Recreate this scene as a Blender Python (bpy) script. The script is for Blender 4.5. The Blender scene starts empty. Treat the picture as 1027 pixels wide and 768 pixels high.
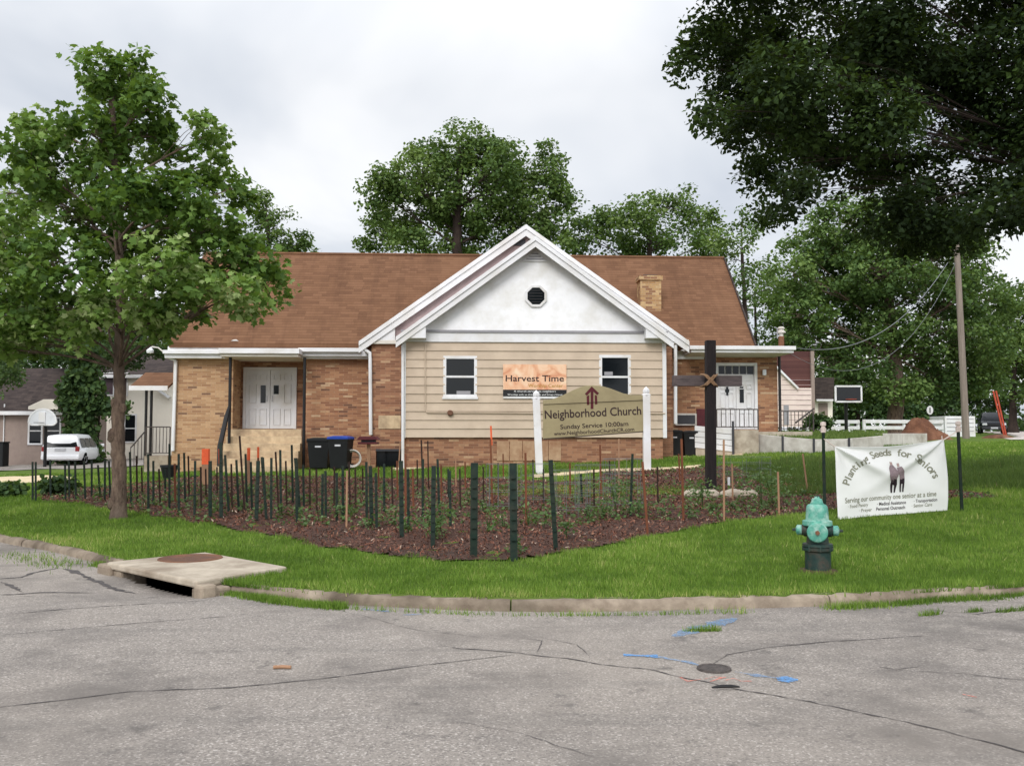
import bpy, bmesh, math, random
import numpy as np
from mathutils import Vector, Matrix
random.seed(7); rng = np.random.default_rng(11)
R = math.radians
scene = bpy.context.scene
col = scene.collection

# ------------------------------------------------------------------ camera model (photo 1027 x 768)
FPX, CX, CY = 940.0, 513.5, 384.0
EYE = 1.6
PITCH = math.atan(51/940.0)
cp, sp_ = math.cos(PITCH), math.sin(PITCH)
def ray(px, py):
    x = (px-CX)/FPX; y = (CY-py)/FPX
    return (x, cp-y*sp_, sp_+y*cp)
def at(px, py, Y):
    r = ray(px, py); t = Y/r[1]
    return Vector((r[0]*t, Y, EYE+r[2]*t))
def onz(px, py, z):
    r = ray(px, py); t = (z-EYE)/r[2]
    return Vector((r[0]*t, r[1]*t, z))

# ------------------------------------------------------------------ terrain
KP = [(0,544),(50,553),(102,566),(150,580),(197,590),(250,598),(300,603),(350,607),(450,611.5),(600,613),(750,610.5),(850,607),(950,601.5),(1027,597)]
K = [onz(a,b,0) for a,b in KP]
K = [(-160,165),(-60,65),(-24,29.5),(-12,18)] + [(p.x,p.y) for p in K] + [(7,10.2),(9,11.6),(12,14.6),(24,30),(50,55),(160,150)]
_k = [K[0]]
for _a, _b in zip(K[:-1], K[1:]): _k += [(.75*_a[0]+.25*_b[0], .75*_a[1]+.25*_b[1]), (.25*_a[0]+.75*_b[0], .25*_a[1]+.75*_b[1])]
K = _k+[K[-1]]
KA = np.array(K)
LOT = np.vstack([KA, [(900,150),(900,900),(-900,900),(-900,165)]])
def inpoly(X, Y, P):
    P = np.asarray(P); r = np.zeros(X.shape, bool); j = len(P)-1
    for i in range(len(P)):
        xi, yi = P[i]; xj, yj = P[j]
        if yi != yj:
            c = ((yi > Y) != (yj > Y)) & (X < (xj-xi)*(Y-yi)/(yj-yi)+xi)
            r ^= c
        j = i
    return r
def kdist(X, Y):
    d = np.full(X.shape, 1e9)
    for (ax,ay),(bx,by) in zip(K[:-1], K[1:]):
        ux, uy = bx-ax, by-ay; L2 = ux*ux+uy*uy
        t = np.clip(((X-ax)*ux+(Y-ay)*uy)/L2, 0, 1)
        d = np.minimum(d, np.hypot(X-ax-t*ux, Y-ay-t*uy))
    return d
def sstep(a, b, x):
    t = np.clip((x-a)/(b-a), 0, 1); return t*t*(3-2*t)
def lotz(X, Y, d):
    w = sstep(0.1, 3.5, d)
    yy = np.clip((Y-9)/19.5, 0, 1)*.55 + .007*np.clip(Y-28.5, 0, 75)
    tilt = .034*np.clip(X, -30, 18)*np.clip((Y-9)/19, 0, 1)
    n = .018*np.sin(X*1.3+Y*.7)+.014*np.sin(X*2.9-Y*2.1+1)+.01*np.sin(Y*4.1+X*.6)
    return .10 + w*(yy+tilt) + n*sstep(.3, 1.5, d)
def ground_np(X, Y):
    X = np.asarray(X, float); Y = np.asarray(Y, float)
    d = kdist(X, Y); ins = inpoly(X, Y, LOT)
    return np.where(ins, lotz(X, Y, d), 0.0)
def ground(x, y): return float(ground_np(np.array([x]), np.array([y]))[0])
def gp(px, py):
    r = ray(px, py); T = np.concatenate([np.arange(3, 40, .02), np.arange(40, 130, .1)])
    X, Y, Z = r[0]*T, r[1]*T, EYE+r[2]*T
    b = np.nonzero(Z < ground_np(X, Y))[0]
    i = b[0] if len(b) else len(T)-1
    return Vector((X[i], Y[i], ground(X[i], Y[i])))

# ------------------------------------------------------------------ tags and mesh building
def tag(o, label=None, cat=None, group=None, kind=None):
    if label: o['label'] = label
    if cat: o['category'] = cat
    if group: o['group'] = group
    if kind: o['kind'] = kind
    return o
def empty(name, loc, rz=0, label=None, cat=None, group=None):
    o = bpy.data.objects.new(name, None); col.objects.link(o)
    o.location = loc; o.rotation_euler = (0, 0, rz); o.empty_display_size = .2
    return tag(o, label, cat, group)
class Fr:
    """upright frame at a base point: x along the front, y away, z up; p() turns a photo point into (x, z) on the plane y = v"""
    def __init__(s, x, y, z, rot=0.0):
        s.o = Vector((x, y, z)); s.rot = rot; s.c, s.s = math.cos(rot), math.sin(rot)
    def p(s, px, py, v=0.0):
        r = ray(px, py); n = (-s.s, s.c)
        ox, oy = s.o.x+n[0]*v, s.o.y+n[1]*v
        t = (ox*n[0]+oy*n[1])/(r[0]*n[0]+r[1]*n[1])
        X, Y, Z = r[0]*t-s.o.x, r[1]*t-s.o.y, EYE+r[2]*t-s.o.z
        return (X*s.c+Y*s.s, Z)
    def P(s, pts, v=0.0): return [s.p(a, b, v) for a, b in pts]
    def u(s, px, v=0.0): return s.p(px, 435, v)[0]
    def z(s, px, py, v=0.0): return s.p(px, py, v)[1]
    def gl(s, u, v):
        """local height of the ground under local (u, v)"""
        return ground(s.o.x+u*s.c-v*s.s, s.o.y+u*s.s+v*s.c)-s.o.z
class MB:
    def __init__(s): s.v = []; s.f = []
    def add(s, vs, fs):
        b = len(s.v); s.v += [tuple(p) for p in vs]; s.f += [tuple(i+b for i in f) for f in fs]; return s
    def box(s, x0, x1, y0, y1, z0, z1):
        vs = [(x0,y0,z0),(x1,y0,z0),(x1,y1,z0),(x0,y1,z0),(x0,y0,z1),(x1,y0,z1),(x1,y1,z1),(x0,y1,z1)]
        return s.add(vs, [(3,2,1,0),(4,5,6,7),(0,1,5,4),(1,2,6,5),(2,3,7,6),(3,0,4,7)])
    def prism(s, poly, v0, v1):
        n = len(poly)
        vs = [(a, v0, b) for a, b in poly]+[(a, v1, b) for a, b in poly]
        return s.add(vs, [tuple(range(n)), tuple(range(2*n-1, n-1, -1))]+[(i, i+n, (i+1) % n+n, (i+1) % n) for i in range(n)])
    def slab(s, poly, z0, z1):
        n = len(poly)
        vs = [(a, b, z0) for a, b in poly]+[(a, b, z1) for a, b in poly]
        return s.add(vs, [tuple(range(n-1, -1, -1)), tuple(range(n, 2*n))]+[(i, (i+1) % n, (i+1) % n+n, i+n) for i in range(n)])
    def tube(s, pts, rad, n=8):
        pts = [Vector(p) for p in pts]
        if not isinstance(rad, (list, tuple)): rad = [rad]*len(pts)
        rings = []; ref = None
        for i, p in enumerate(pts):
            d = (pts[min(i+1, len(pts)-1)]-pts[max(i-1, 0)]).normalized()
            if ref is None: ref = Vector((1, 0, 0)) if abs(d.x) < .8 else Vector((0, 1, 0))
            a = (ref-d*ref.dot(d)).normalized(); ref = a; b = d.cross(a)
            rings.append([p+(a*math.cos(2*math.pi*k/n)+b*math.sin(2*math.pi*k/n))*rad[i] for k in range(n)])
        vs = [q for r in rings for q in r]; fs = []
        for i in range(len(pts)-1):
            for k in range(n):
                fs.append((i*n+k, i*n+(k+1) % n, (i+1)*n+(k+1) % n, (i+1)*n+k))
        fs += [tuple(range(n-1, -1, -1)), tuple((len(pts)-1)*n+k for k in range(n))]
        return s.add(vs, fs)
    def beam(s, p0, p1, w, t, up=(0, 0, 1)):
        p0, p1 = Vector(p0), Vector(p1); d = (p1-p0).normalized()
        a = d.cross(Vector(up));
        if a.length < 1e-4: a = d.cross(Vector((0, 1, 0)))
        a.normalize(); b = d.cross(a)
        vs = [q+a*(w/2*i)+b*(t/2*j) for q in (p0, p1) for i, j in ((-1,-1),(1,-1),(1,1),(-1,1))]
        return s.add(vs, [(3,2,1,0),(4,5,6,7),(0,1,5,4),(1,2,6,5),(2,3,7,6),(3,0,4,7)])
    def lathe(s, prof, n=24, o=(0, 0, 0), axis='z'):
        rings = []
        for r, h in prof:
            for k in range(n):
                a = 2*math.pi*k/n; c, q = r*math.cos(a), r*math.sin(a)
                rings.append({'z': (o[0]+c, o[1]+q, o[2]+h), 'y': (o[0]+c, o[1]+h, o[2]+q), 'x': (o[0]+h, o[1]+c, o[2]+q)}[axis])
        m = len(prof); fs = [((i*n+k), i*n+(k+1) % n, (i+1)*n+(k+1) % n, (i+1)*n+k) for i in range(m-1) for k in range(n)]
        fs += [tuple(range(n-1, -1, -1)), tuple((m-1)*n+k for k in range(n))]
        return s.add(rings, fs)
    def build(s, name, m, parent=None, label=None, bevel=0, smooth=False, loc=None, fix=True):
        me = bpy.data.meshes.new(name); me.from_pydata(s.v, [], s.f)
        if fix:
            bm = bmesh.new(); bm.from_mesh(me); bmesh.ops.recalc_face_normals(bm, faces=bm.faces); bm.to_mesh(me); bm.free()
        o = bpy.data.objects.new(name, me); col.objects.link(o)
        if m: me.materials.append(m)
        if parent: o.parent = parent
        if loc is not None: o.location = loc
        if smooth:
            me.polygons.foreach_set('use_smooth', [True]*len(me.polygons))
            try: me.set_sharp_from_angle(angle=R(40))
            except Exception: pass
        if bevel:
            b = o.modifiers.new('edge', 'BEVEL'); b.width = bevel; b.segments = 2; b.limit_method = 'ANGLE'
        if label: o['label'] = label
        return o
def np_mesh(name, V, F, m, parent=None, attrs=None, smooth=False):
    V = np.ascontiguousarray(V, np.float32); F = np.ascontiguousarray(F, np.int32)
    me = bpy.data.meshes.new(name)
    me.vertices.add(len(V)); me.vertices.foreach_set('co', V.ravel())
    k = F.shape[1]; me.loops.add(F.size); me.loops.foreach_set('vertex_index', F.ravel())
    me.polygons.add(len(F)); me.polygons.foreach_set('loop_start', np.arange(0, F.size, k, dtype=np.int32))
    try: me.polygons.foreach_set('loop_total', np.full(len(F), k, np.int32))
    except Exception: pass
    if smooth: me.polygons.foreach_set('use_smooth', np.ones(len(F), bool))
    me.update(calc_edges=True)
    for n_, a in (attrs or {}).items():
        t = me.attributes.new(n_, 'FLOAT', 'POINT'); t.data.foreach_set('value', np.ascontiguousarray(a, np.float32))
    me.materials.append(m)
    o = bpy.data.objects.new(name, me); col.objects.link(o)
    if parent: o.parent = parent
    return o

# ------------------------------------------------------------------ materials
def S(r, g, b):
    return tuple(((c/255)/12.92 if c/255 <= .04045 else ((c/255+.055)/1.055)**2.4) for c in (r, g, b))+(1,)
def newmat(name):
    m = bpy.data.materials.new(name); m.use_nodes = True; nt = m.node_tree; nt.nodes.clear()
    out = nt.nodes.new('ShaderNodeOutputMaterial'); b = nt.nodes.new('ShaderNodeBsdfPrincipled')
    nt.links.new(b.outputs[0], out.inputs[0]); return m, nt, b, out
class NT:
    def __init__(s, nt): s.nt = nt
    def n(s, t, **kw):
        x = s.nt.nodes.new(t)
        for k, v in kw.items(): setattr(x, k, v)
        return x
    def l(s, a, b): s.nt.links.new(a, b)
    def val(s, x):
        return x
    def math(s, op, a, b=None, clamp=False):
        x = s.n('ShaderNodeMath', operation=op, use_clamp=clamp)
        for i, q in enumerate((a, b)):
            if q is None: continue
            if isinstance(q, (int, float)): x.inputs[i].default_value = q
            else: s.l(q, x.inputs[i])
        return x.outputs[0]
    def noise(s, vec, scale, detail=5, rough=.6, dist=0):
        x = s.n('ShaderNodeTexNoise'); x.inputs['Scale'].default_value = scale; x.inputs['Detail'].default_value = detail
        x.inputs['Roughness'].default_value = rough; x.inputs['Distortion'].default_value = dist
        if vec: s.l(vec, x.inputs['Vector'])
        return x.outputs['Fac']
    def ramp(s, fac, stops, interp='LINEAR'):
        x = s.n('ShaderNodeValToRGB'); r = x.color_ramp; r.interpolation = interp
        while len(r.elements) < len(stops): r.elements.new(.5)
        for e, (p, c) in zip(r.elements, stops): e.position = p; e.color = c
        s.l(fac, x.inputs[0]); return x.outputs[0]
    def mix(s, fac, a, b, blend='MIX'):
        x = s.n('ShaderNodeMix', data_type='RGBA', blend_type=blend)
        for i, q in ((0, fac), (6, a), (7, b)):
            if isinstance(q, (int, float)): x.inputs[i].default_value = q
            elif isinstance(q, tuple): x.inputs[i].default_value = q
            else: s.l(q, x.inputs[i])
        return x.outputs[2]
    def mapr(s, v, a, b, c=0, d=1):
        x = s.n('ShaderNodeMapRange'); s.l(v, x.inputs[0])
        for i, q in enumerate((a, b, c, d)): x.inputs[i+1].default_value = q
        return x.outputs[0]
    def bump(s, h, bsdf, strength=.5, dist=.02):
        x = s.n('ShaderNodeBump'); x.inputs['Strength'].default_value = strength; x.inputs['Distance'].default_value = dist
        s.l(h, x.inputs['Height']); s.l(x.outputs[0], bsdf.inputs['Normal'])
    def obj(s): return s.n('ShaderNodeTexCoord').outputs['Object']
    def xyz(s, v):
        x = s.n('ShaderNodeSeparateXYZ'); s.l(v, x.inputs[0]); return x.outputs
    def comb(s, a, b, c=0.0):
        x = s.n('ShaderNodeCombineXYZ')
        for i, q in enumerate((a, b, c)):
            if isinstance(q, (int, float)): x.inputs[i].default_value = q
            else: s.l(q, x.inputs[i])
        return x.outputs[0]
def pmat(name, c1, c2=None, scale=6, rough=.8, bump=0, bscale=None, spec=.3, metal=0, c3=None, s3=1.2, dist=.02, stretch=None):
    m, nt, b, out = newmat(name); t = NT(nt)
    b.inputs['Roughness'].default_value = rough; b.inputs['Specular IOR Level'].default_value = spec; b.inputs['Metallic'].default_value = metal
    c2 = c2 or tuple(x*.82 for x in c1[:3])+(1,)
    v = t.obj()
    if stretch:
        mp = t.n('ShaderNodeMapping'); mp.inputs['Scale'].default_value = stretch; t.l(v, mp.inputs[0]); v = mp.outputs[0]
    c = t.ramp(t.noise(v, scale, 6, .65), [(.32, c2), (.68, c1)])
    if c3: c = t.mix(t.mapr(t.noise(v, s3, 4, .6), .45, .7), c, c3)
    t.l(c, b.inputs['Base Color'])
    if bump: t.bump(t.noise(v, bscale or scale*4, 5, .7), b, bump, dist)
    return m
def brickmat(name, stops, mortar, bw=.30, bh=.072, stain=.18, mj=.010):
    m, nt, b, out = newmat(name); t = NT(nt); v = t.obj(); x, y, z = t.xyz(v)
    h = t.math('ADD', x, y)
    wob = t.math('MULTIPLY', t.noise(v, 3, 2), .01)
    rz = t.math('DIVIDE', t.math('ADD', z, wob), bh); row = t.math('FLOOR', rz)
    cx = t.math('ADD', t.math('DIVIDE', h, bw), t.math('MULTIPLY', t.math('MODULO', row, 2), .5)); cc = t.math('FLOOR', cx)
    wn = t.n('ShaderNodeTexWhiteNoise', noise_dimensions='3D'); t.l(t.comb(row, cc, 0.0), wn.inputs['Vector'])
    c = t.ramp(wn.outputs['Value'], stops, 'CONSTANT')
    c = t.mix(t.mapr(t.noise(v, 14, 4), .35, .7, 0, .45), c, tuple(q*.6 for q in mortar[:3])+(1,))
    c = t.mix(t.mapr(t.noise(v, .7, 4), .42, .72, 0, stain), c, tuple(q*.45 for q in mortar[:3])+(1,))
    fz = t.math('FRACT', rz); fx = t.math('FRACT', cx)
    mo = t.math('MAXIMUM', t.math('LESS_THAN', fz, mj/bh), t.math('LESS_THAN', fx, mj/bw))
    c = t.mix(mo, c, mortar); t.l(c, b.inputs['Base Color'])
    b.inputs['Roughness'].default_value = .9; b.inputs['Specular IOR Level'].default_value = .2
    hgt = t.math('SUBTRACT', t.math('MULTIPLY', wn.outputs['Value'], .4), mo); t.bump(hgt, b, .5, .012)
    return m
def shinglemat(name, base, dark, light, along='x', rh=.14, slope=.7, moss=None):
    m, nt, b, out = newmat(name); t = NT(nt); v = t.obj(); x, y, z = t.xyz(v)
    a = x if along == 'x' else y
    rz = t.math('DIVIDE', z, rh*slope); row = t.math('FLOOR', rz)
    wo = t.n('ShaderNodeTexWhiteNoise', noise_dimensions='1D'); t.l(row, wo.inputs['W'])
    cx = t.math('ADD', t.math('DIVIDE', a, .3), t.math('MULTIPLY', wo.outputs['Value'], 3)); cc = t.math('FLOOR', cx)
    wn = t.n('ShaderNodeTexWhiteNoise', noise_dimensions='3D'); t.l(t.comb(row, cc, 2.0), wn.inputs['Vector'])
    c = t.ramp(wn.outputs['Value'], [(0, dark), (.45, base), (1, light)])
    c = t.mix(.35, c, base)
    sv = t.comb(t.math('MULTIPLY', a, 1.3), t.math('MULTIPLY', z, .18), 0.0)
    c = t.mix(t.mapr(t.noise(sv, 1.2, 5, .7), .48, .75, 0, .7), c, moss or tuple(q*.8 for q in dark[:3])+(1,))
    c = t.mix(t.mapr(t.noise(v, .5, 4), .4, .75, 0, .4), c, light)
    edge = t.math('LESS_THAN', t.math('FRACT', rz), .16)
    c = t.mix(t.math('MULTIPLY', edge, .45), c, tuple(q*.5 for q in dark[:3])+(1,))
    t.l(c, b.inputs['Base Color']); b.inputs['Roughness'].default_value = .95; b.inputs['Specular IOR Level'].default_value = .15
    t.bump(t.math('ADD', t.math('FRACT', rz), t.math('MULTIPLY', wn.outputs['Value'], .5)), b, .4, .015)
    return m
def leafmat(name, stops, trans=.35, rough=.6):
    m, nt, b, out = newmat(name); t = NT(nt)
    at_ = t.n('ShaderNodeAttribute', attribute_name='tint')
    c = t.ramp(at_.outputs['Fac'], stops); t.l(c, b.inputs['Base Color'])
    b.inputs['Roughness'].default_value = rough; b.inputs['Specular IOR Level'].default_value = .22
    tr = t.n('ShaderNodeBsdfTranslucent'); t.l(t.mix(.5, c, (.25, .38, .03, 1), 'MIX'), tr.inputs[0])
    mx = t.n('ShaderNodeMixShader'); mx.inputs[0].default_value = trans
    t.l(b.outputs[0], mx.inputs[1]); t.l(tr.outputs[0], mx.inputs[2]); t.l(mx.outputs[0], out.inputs[0])
    return m
def glassmat(name, c=(.006, .008, .01, 1), rough=.06, spec=.5):
    m, nt, b, out = newmat(name); b.inputs['Base Color'].default_value = c; b.inputs['Roughness'].default_value = rough; b.inputs['Specular IOR Level'].default_value = spec
    return m
M = {}
M['white'] = pmat('white_paint', S(228,228,230), S(212,211,212), 3, .55, c3=S(200,196,190), s3=1.5)
M['stucco'] = pmat('white_stucco', S(240,240,241), S(234,234,236), 9, .85, .15, 60, c3=S(218,216,212), s3=1.3)
M['trimgrey'] = pmat('grey_trim', S(150,148,152), None, 4, .7)
M['siding'] = pmat('tan_siding', S(196,178,157), S(186,168,148), 2.5, .7, .05, 40, c3=S(178,160,140), s3=.9)
M['pinksiding'] = pmat('dusty_siding', S(170,150,148), S(150,130,130), 3, .8)
M['soffit'] = pmat('soffit_paint', S(214,208,196), S(196,190,180), 3, .7)
M['brickbuff'] = brickmat('buff_brick', [(0,S(183,144,106)),(.3,S(168,128,92)),(.52,S(192,155,117)),(.74,S(153,112,81)),(.86,S(176,136,100)),(.965,S(112,81,64))], S(180,152,125))
M['brickred'] = brickmat('red_brown_brick', [(0,S(153,108,82)),(.25,S(137,94,71)),(.45,S(165,120,91)),(.65,S(128,86,66)),(.82,S(172,132,101)),(.91,S(190,154,121)),(.955,S(100,68,55))], S(154,123,101))
M['brickorange'] = brickmat('orange_brick', [(0,S(164,116,85)),(.28,S(149,102,75)),(.5,S(177,130,96)),(.7,S(137,90,67)),(.85,S(186,148,113)),(.90,S(200,168,135)),(.955,S(105,70,56))], S(168,137,112))
M['chimney'] = brickmat('chimney_brick', [(0,S(184,148,102)),(.3,S(166,128,86)),(.55,S(199,168,122)),(.8,S(140,100,71))], S(172,149,124), .24, .08, .15)
M['shingle'] = shinglemat('brown_shingle', S(112,81,60), S(96,68,51), S(124,91,69), 'x', .15, .69)
M['shinglewing'] = shinglemat('wing_shingle', S(112,81,60), S(96,68,51), S(124,91,69), 'y', .15, .57)
M['greyshingle'] = shinglemat('grey_shingle', S(66,58,56), S(50,44,44), S(82,72,68), 'x', .15, .6)
M['maroonshingle'] = shinglemat('maroon_shingle', S(92,62,60), S(72,48,48), S(112,78,72), 'y', .15, .7)
M['darkgrey'] = pmat('dark_grey', S(62,62,66), None, 5, .6)
M['black'] = pmat('black_paint', S(26,25,27), S(18,18,19), 8, .5, spec=.4)
M['void'] = pmat('dark_cavity', S(12,12,12), None, 3, 1, spec=0)
M['glass'] = glassmat('dark_glass', (.006,.008,.010,1), .08, .28)
M['limestone'] = pmat('limestone', S(205,182,148), S(180,156,126), 7, .9, .2, 30, c3=S(150,128,104), s3=2)
M['concrete'] = pmat('concrete', S(190,178,160), S(160,148,132), 5, .9, .35, 45, c3=S(134,120,104), s3=1.6)
M['kerb'] = pmat('kerb_concrete', S(166,152,134), S(118,104,90), 4, .95, .6, 30, c3=S(84,74,62), s3=1.1)
M['lightblock'] = pmat('pale_block', S(210,205,198), S(188,182,174), 4, .9, .2, 30, c3=S(150,140,128))
M['pathway'] = pmat('pathway_concrete', S(214,196,162), S(190,170,138), 3, .95, .2)
M['rust'] = pmat('rusty_iron', S(134,92,66), S(104,72,56), 14, .85, .5, 60, c3=S(86,66,58))
M['iron'] = pmat('dark_iron', S(92,84,80), S(60,55,53), 30, .7, .5, 60)
M['stake_green'] = pmat('green_metal', S(16,42,30), S(9,26,20), 12, .6, c3=S(44,46,36), s3=6)
M['stake_dark'] = pmat('dark_wood', S(58,40,32), S(36,26,22), 12, .9)
M['stake_brown'] = pmat('brown_wood', S(122,74,50), S(92,54,38), 10, .9, stretch=(1,1,.2))
M['stake_pale'] = pmat('pale_wood', S(168,132,104), S(140,106,82), 10, .9, stretch=(1,1,.2))
M['orange'] = pmat('orange_paint', S(232,104,60), S(206,84,48), 10, .7)
M['signboard'] = pmat('sign_board', S(158,146,112), S(146,134,102), 2.5, .65, c3=S(136,124,94), s3=1.2)
M['signedge'] = pmat('sign_edge', S(70,58,46), None, 5, .7)
M['ink'] = pmat('dark_brown_ink', S(52,34,36), None, 5, .7)
M['emblem'] = pmat('maroon_emblem', S(88,26,36), S(70,20,30), 5, .7)
M['crosswood'] = pmat('dark_timber', S(44,36,36), S(28,24,25), 6, .85, .5, 20, stretch=(6,6,.5))
M['beamwood'] = pmat('grey_timber', S(108,96,94), S(76,68,68), 6, .9, .5, 20, stretch=(.5,6,6))
M['rope'] = pmat('tan_rope', S(160,128,98), S(118,90,68), 40, .9, .5, 120)
M['hyd_dark'] = pmat('dark_green_paint', S(38,64,58), S(24,44,42), 8, .55, .3, 40, c3=S(70,62,54), s3=9)
M['hyd_teal'] = pmat('teal_paint', S(100,170,150), S(64,128,114), 11, .6, .4, 40, c3=S(158,188,176), s3=10)
M['banner'] = pmat('white_vinyl', S(236,236,234), S(230,230,228), 2, .5)
M['bannertext'] = pmat('grey_green_ink', S(142,142,124), None, 5, .7)
M['bannerink'] = pmat('dark_ink', S(66,60,62), None, 5, .7)
M['figgrey'] = pmat('print_grey', S(150,132,136), S(120,104,108), 40, .7)
M['figblack'] = pmat('print_black', S(44,32,40), None, 40, .7)
M['skin'] = pmat('print_tone', S(176,152,146), None, 20, .7)
M['bin'] = pmat('black_plastic', S(24,26,28), S(18,19,21), 5, .55)
M['binblue'] = pmat('blue_plastic', S(36,70,160), S(28,56,140), 5, .5)
M['maroon'] = pmat('maroon_paint', S(92,34,40), S(70,26,32), 6, .6)
M['carwhite'] = glassmat('white_car_paint', S(236,236,238), .3, .5)
M['cardark'] = glassmat('dark_car_paint', S(14,17,24), .25, .25)
M['carglass'] = glassmat('car_glass', (.008, .009, .011, 1), .12, .15)
M['rubber'] = pmat('rubber', S(26,26,27), None, 8, .9)
M['chrome'] = pmat('chrome', S(190,190,192), None, 5, .3, metal=.8)
M['red'] = pmat('red_lens', S(150,16,26), None, 5, .3, spec=.5)
M['orangered'] = pmat('orange_red_paint', S(172,76,50), S(150,56,40), 5, .7)
M['plate'] = pmat('plate', S(200,200,204), None, 5, .5)
M['lamp'] = pmat('lamp_lens', S(225,228,230), None, 5, .2)
M['creamwall'] = pmat('cream_siding', S(238,230,216), S(232,224,210), 2, .8)
M['taupewall'] = pmat('taupe_siding', S(150,134,124), S(138,122,114), 3, .8)
M['palepink'] = pmat('pale_pink_siding', S(226,208,198), S(214,196,188), 2, .8)
M['curtain'] = pmat('dim_pane', S(92,74,80), S(78,64,70), 5, .3)
M['dirt'] = pmat('red_brown_soil', S(116,78,58), S(86,56,42), 3, .95, .8, 12, c3=S(134,94,72), s3=1.4, dist=.08)
M['polewood'] = pmat('weathered_pole', S(140,128,118), S(110,100,92), 5, .9, .4, 20, stretch=(4,4,.15))
M['wire'] = pmat('galvanised_wire', S(112,116,114), None, 5, .6)
M['cable'] = pmat('cable', S(120,122,126), None, 3, .5)
M['bark'] = pmat('bark', S(132,112,96), S(62,48,42), 9, .95, 1.0, 14, c3=S(100,88,78), s3=2.2, dist=.06, stretch=(1,1,.35))
M['barkdark'] = pmat('dark_bark', S(64,52,46), S(40,33,30), 6, .95, .6, 14, stretch=(1,1,.3))
M['banner_orange'] = None
g0 = [(0, (.018,.045,.012,1)), (.35, (.040,.088,.020,1)), (.7, (.075,.14,.030,1)), (1, (.14,.21,.06,1))]
M['leaf_syc'] = leafmat('sycamore_leaf', [(0,(.046,.096,.018,1)),(.4,(.115,.205,.040,1)),(.75,(.200,.310,.075,1)),(1,(.38,.46,.20,1))], .34)
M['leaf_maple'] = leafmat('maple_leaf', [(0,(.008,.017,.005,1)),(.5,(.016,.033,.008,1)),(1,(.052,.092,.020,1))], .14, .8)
M['leaf_far'] = leafmat('far_leaf', [(0,(.045,.085,.026,1)),(.5,(.098,.162,.042,1)),(1,(.18,.25,.075,1))], .25, .7)
M['leaf_dark'] = leafmat('dark_leaf', [(0,(.020,.042,.016,1)),(.5,(.042,.082,.026,1)),(1,(.09,.145,.045,1))], .2, .7)
M['leaf_pale'] = leafmat('pale_leaf', [(0,(.07,.12,.05,1)),(.5,(.12,.18,.08,1)),(1,(.22,.28,.15,1))], .3, .7)
M['leaf_seed'] = leafmat('seedling_leaf', [(0,(.05,.09,.03,1)),(.5,(.09,.16,.05,1)),(1,(.18,.26,.11,1))], .3)
M['grass'] = leafmat('grass_blade', [(0,(.066,.130,.016,1)),(.4,(.150,.255,.036,1)),(.75,(.245,.35,.064,1)),(1,(.48,.45,.18,1))], .3, .6)
M['tallgrass'] = leafmat('tall_grass_blade', [(0,(.050,.085,.022,1)),(.5,(.10,.16,.038,1)),(.85,(.16,.21,.06,1)),(1,(.24,.19,.10,1))], .25, .7)
M['chips'] = leafmat('mulch_chip', [(0,(.030,.014,.009,1)),(.4,(.105,.042,.026,1)),(.78,(.22,.085,.052,1)),(.94,(.28,.15,.095,1)),(1,(.50,.40,.31,1))], 0, .9)

M['leaf_park'] = leafmat('park_leaf', [(0,(.036,.070,.022,1)),(.5,(.085,.148,.040,1)),(1,(.165,.24,.07,1))], .25, .7)
M['darksoil'] = pmat('dark_soil', S(92,74,52), S(60,50,36), 12, .95, .6, 30)
M['panelstone'] = pmat('dull_stone', S(182,152,122), S(160,128,100), 6, .9, .2, 30, c3=S(146,108,82), s3=2)
# ------------------------------------------------------------------ ground masks (drawn on the ground from the photo)
def gpoly(pts): return np.array([gp(a, b)[:2] for a, b in pts])
BED = gpoly([(30,499),(60,504),(100,509),(150,517),(200,525),(250,535),(300,544),(350,552),(400,559),(450,563),(500,563),(540,559),(580,552),(620,545),(650,538),(700,529),(750,522),(790,517),(840,511),(900,507),(1000,499),(960,493),(860,487),(790,479),(750,468),(700,469),(610,472),(600,481),(560,484),(500,480),(420,480),(300,478),(180,480),(120,487),(60,492)])
STRIP = gpoly([(480,490),(560,487),(640,489),(700,489),(700,497),(600,500),(500,499)])
SLAB = [onz(a, b, .16)[:2] for a, b in [(107,562.5),(197,581.5),(288,567),(206,552.5)]]
PATHS = [[(395,469.5),(470,463),(540,459.5),(640,457.3),(746,455.5),(746,457.3),(640,459.6),(540,462),(470,465.8),(395,472.5)],
         [(536,477),(580,473.5),(640,470.5),(702,467),(702,469.2),(640,473.3),(580,476.6),(536,480)],
         [(-20,479),(60,478.5),(72,480),(72,484),(40,485),(-20,485)]]
PATHS = [gpoly(p) for p in PATHS]
DRIVE = np.array([(-60,39.5),(-24,40.5),(-15,41),(-14.5,62),(-60,62)])
FARROAD = [(22.5,38),(27.5,46),(33,57),(40,72),(50,95),(60,125)]

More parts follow.
